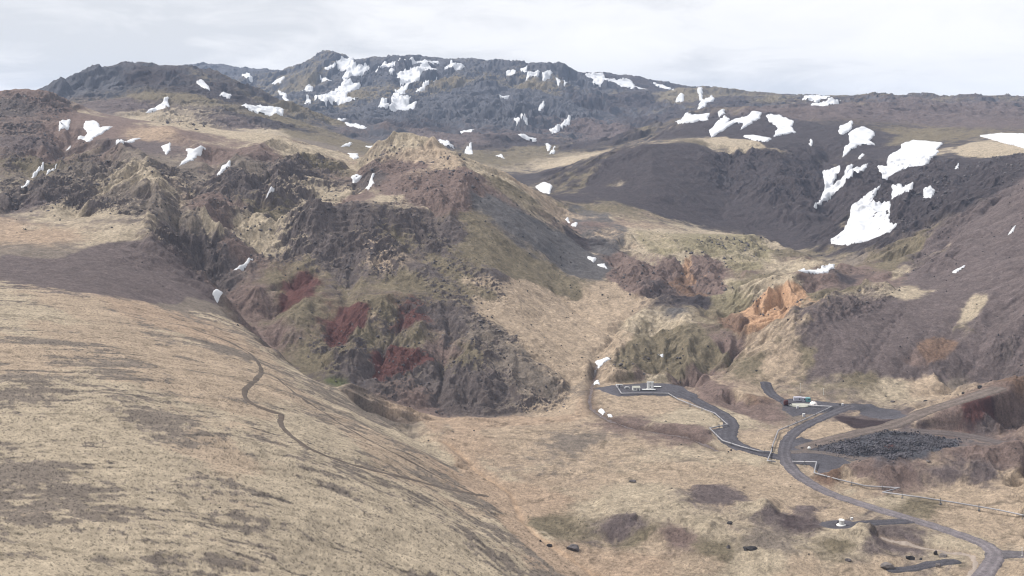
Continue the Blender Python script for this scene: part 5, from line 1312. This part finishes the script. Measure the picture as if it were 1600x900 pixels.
# round wellhead silencer close to the main road
x, y, z = at(1315, 821)
t = thing('wellhead_silencer', 'white drum on a saucer-shaped base on the lone round gravel pad', 'silencer', (x, y, z))
m = MB(); m.lathe((0, 0, .5), [(1.3, 0), (1.3, 2.1), (1.42, 2.15), (1.42, 2.5), (1.1, 2.55), (.5, 2.75)], 24); m.build('drum', M_white, t)
m = MB(); m.lathe((0, 0, 0), [(2.6, -.2), (2.6, .2), (2.2, .35), (1.5, .7)], 28); m.build('saucer', M_white, t)
m = MB(); m.tube([(3.1 * math.cos(a), 2.9 * math.sin(a), .12) for a in np.linspace(.5, 5.6, 24)], .26, 8); m.build('drain_ring', M_dark, t)
m = MB(); m.tube([(-1.2, 0, 2.1), (-1.9, .1, 2.1), (-2.1, .1, 1.2)], .2, 8); m.build('side_pipe', M_dark, t)
# skyline hut
u_, v__ = hit(1371, 152.5, Zs); yy = math.exp(v__); zz_ = float(height_of(Z, np.array([u_ * yy]), np.array([yy]))[0])
t = thing('survey_cairn', 'tiny dark stone cairn with a pole on the low skyline hill', 'cairn', (u_ * yy, yy, zz_))
m = MB(); m.lathe((0, 0, -1), [(3.2, 0), (2.9, 2.5), (2.4, 5), (1.6, 7), (.6, 7.6)], 9); m.build('stones', M_rockd, t)
m = MB(); m.tube([(0, 0, 6), (0, 0, 10), (0, 0, 15)], .35, 6); m.build('pole', M_steel, t)

# ------------------------------------------------------------------ rocks
def rock_mesh(name, seed, sx_, sy_, sz_, material, sub=3, rough_=.28):
    import bmesh
    bm = bmesh.new(); bmesh.ops.create_icosphere(bm, subdivisions=sub, radius=1)
    rg = np.random.default_rng(seed)
    cuts = [(np.array(rg.normal(size=3)), .55 + .4 * rg.random()) for _ in range(11)]
    cuts = [(c / np.linalg.norm(c), d_) for c, d_ in cuts]
    off = rg.random(3) * 50
    from mathutils import noise as mn, Vector
    for v_ in bm.verts:
        c = np.array(v_.co)
        for n_c, d_ in cuts:
            k = c @ n_c
            if k > d_: c = c - n_c * (k - d_) * .9
        c = c * (1 + rough_ * mn.fractal(Vector(c * 1.6 + off), .9, 2.1, 4))
        v_.co = Vector((c[0] * sx_, c[1] * sy_, c[2] * sz_))
    me = bpy.data.meshes.new(name); bm.to_mesh(me); bm.free(); me.materials.append(material)
    return me
BOULDERS = [
    (895,862,26,12,'largest brownish boulder lying on the pale stream flat near the lower edge',M_rock),
    (858,853,9,6,'small dark boulder upstream of the largest boulder',M_rockd),
    (844.5,847.5,4,4,'tiny dark stone left of the small dark boulder on the stream flat',M_rockd),
    (1172,861,24,8,'long low black outcrop on the grassy hummocks near the lower edge',M_rockd),
    (1141,820,10,5,'small black boulder on the grassy rise below the brown hollow',M_rockd),
    (1138,858,7,6,'mossy dark stone left of the long black outcrop',M_rock),
    (1423,876,16,9,'black overhanging boulder beside the small dark track',M_rockd),
    (1439,876,5,5,'small black stone right of the overhanging boulder',M_rockd),
    (1386,889,24,11,'lumpy grey outcrop left of the small dark track',M_rockg),
    (1462,868,7,8,'upright dark stone above the small dark track',M_rockd),
    (1474,872,13,7,'low speckled outcrop right of the upright dark stone',M_rockg),
    (1466,887,10,7,'grey stone below the end of the small dark track',M_rockg),
    (1325,877,10,4,'flat dark stone alone on the tan grass left of the tracks',M_rock),
    (989,754,11,5,'dark knob of rock on the tan valley flat',M_rock),
    (1312,634,5,3.5,'black rock at the right end of the drill yard',M_rockd),
    (1253,702,5,3,'black rock left of the white ball tank',M_rockd),
    (1306,708,5,3,'dark rock on the gravel at the tip of the lava heap',M_rockd),
    (1345,722,7,2.5,'flat dark rock at the foot of the lava heap',M_rockd),
    (1142,705,4,3,'dark stone below the pipeline bend by the stream',M_rockd),
    (1138,707.5,3,3,'second dark stone below the pipeline bend, nearer the grass',M_rockd),
    (1395,629,7,3,'dark rock at the foot of the scree spur above the upper gravel yard',M_rock),
    (1446,628,7,3,'dark rock on the pale track above the quarry bank',M_rockd),
    (1531,609,10,5,'large dark rock at the scree foot above the quarry bank top',M_rockd),
    (1505,616,5,3,'small dark rock left of the large one above the quarry bank',M_rockd),
    (1328,633,5,2.5,'grey rock between the yard and the scree spur',M_rockg),
    (1240,720,3,2,'small dark stone on the verge of the main road bend',M_rockd),
    (1450,722,8,4,'grey rock below the lava heap beside the quarry road',M_rockg),
    (1220,628,4,2,'small dark stone left of the separator tank',M_rockd),
]
for i, (px, py, wp, hp, lab, mt) in enumerate(BOULDERS):
    x, y, z = at(px, py - hp * .25)
    s_ = y / F
    rw, rh = wp * s_ / 2, hp * s_ / 2
    o = bpy.data.objects.new('boulder', rock_mesh('boulder', 100 + i, rw * 1.05, rw * .75, rh * 1.25, mt)); COL.objects.link(o)
    o.location = (x, y, z + rh * .35); o.rotation_euler = (0, 0, (i * 37 % 20 - 10) * .02)
    tag(o, lab, 'boulder', 'boulders lying about the valley')

def chunk_field(name, P3, S, material, seed):
    """many angular stones in one mesh"""
    rg = np.random.default_rng(seed)
    base = np.array([(1,1,1),(-1,-1,1),(-1,1,-1),(1,-1,-1),(1.3,0,0),(-1.3,0,0),(0,1.3,0),(0,-1.3,0),(0,0,1.2),(0,0,-1.2)], float)
    base /= np.linalg.norm(base, axis=1)[:, None]
    import bmesh
    bm = bmesh.new()
    for b_ in base: bm.verts.new(b_)
    bm.verts.ensure_lookup_table(); bmesh.ops.convex_hull(bm, input=bm.verts)
    bm.verts.index_update()
    F_ = np.array([[v_.index for v_ in f.verts] for f in bm.faces]); V_ = np.array([v_.co[:] for v_ in bm.verts]); bm.free()
    n = len(P3); k = len(V_)
    ang = rg.random(n) * 6.28
    ca, sa = np.cos(ang), np.sin(ang)
    VV = V_[None] * (1 + .35 * rg.normal(size=(n, k, 1))) * (S[:, None, None] * (.7 + .6 * rg.random((n, 1, 3)) * np.array((1, 1, .8))))
    R3 = np.stack([VV[..., 0] * ca[:, None] - VV[..., 1] * sa[:, None], VV[..., 0] * sa[:, None] + VV[..., 1] * ca[:, None], VV[..., 2]], 2) + P3[:, None]
    FF = (F_[None] + (np.arange(n) * k)[:, None, None]).reshape(-1, 3).astype(np.int32)
    me = bpy.data.meshes.new(name)
    me.vertices.add(n * k); me.vertices.foreach_set('co', R3.reshape(-1).astype(np.float32))
    me.loops.add(FF.size); me.loops.foreach_set('vertex_index', FF.reshape(-1))
    me.polygons.add(len(FF)); me.polygons.foreach_set('loop_start', np.arange(len(FF), dtype=np.int32) * 3); me.polygons.foreach_set('loop_total', np.full(len(FF), 3, np.int32))
    me.update(calc_edges=True); me.materials.append(material)
    o = bpy.data.objects.new(name, me); COL.objects.link(o); o['kind'] = 'stuff'
    return o
rg = np.random.default_rng(5)
def scatter(weight, n, seed):
    wv = weight * (D ** 1.5); wv = wv.ravel().astype(np.float64); cs = np.cumsum(wv)
    idx = np.searchsorted(cs, np.random.default_rng(seed).random(n) * cs[-1])
    r_, c_ = np.divmod(idx, NC)
    r_ = np.clip(r_, 0, NR - 2); c_ = np.clip(c_, 0, NC - 2)
    f1 = np.random.default_rng(seed + 1).random(n)
    return np.stack([X[r_, c_] * (1 - f1) + X[r_, c_ + 1] * f1, Y[r_, c_], Z[r_, c_] * (1 - f1) + Z[r_, c_ + 1] * f1], 1), D[r_, c_]
infr = ((gx > -20) & (gx < 1620))[None, :].astype(np.float32)
m_lava = poly_mask([(1278,698),(1330,686),(1380,677),(1425,676),(1470,685),(1500,690),(1480,704),(1440,712),(1390,718),(1330,715),(1290,709)], Zs, .003, 1)
m_lava = blur(m_lava, 2, 5) * (.25 + sstep(-.3, .3, fbm(X, Y, 14, 3, 811)))
P3, dd = scatter(m_lava, 11000, 31)
hgt = 2.2 * np.clip(fbm(P3[:, 0], P3[:, 1], 16, 3, 801) + .3, 0, 1.2)
P3[:, 2] += hgt * rg.random(len(P3))
chunk_field('lava_rubble', P3, .14 + .75 * rg.random(len(P3)) ** 4, M_lava, 32)
P3, dd = scatter(infr * crag_m * (D < 1500) * away, 6000, 41)
chunk_field('crag_stones', P3, dd / 1000 * (.35 + 1.6 * rg.random(len(P3)) ** 4), M_rock, 42)
P3, dd = scatter(infr * (D < 1300) * away * (.04 + steep * .5 + .5 * sstep(.1, .6, iso)) * (1 - .9 * hill_m), 6000, 51)
chunk_field('loose_stones', P3, dd / 1000 * (.2 + .9 * rg.random(len(P3)) ** 5), M_rockd, 52)
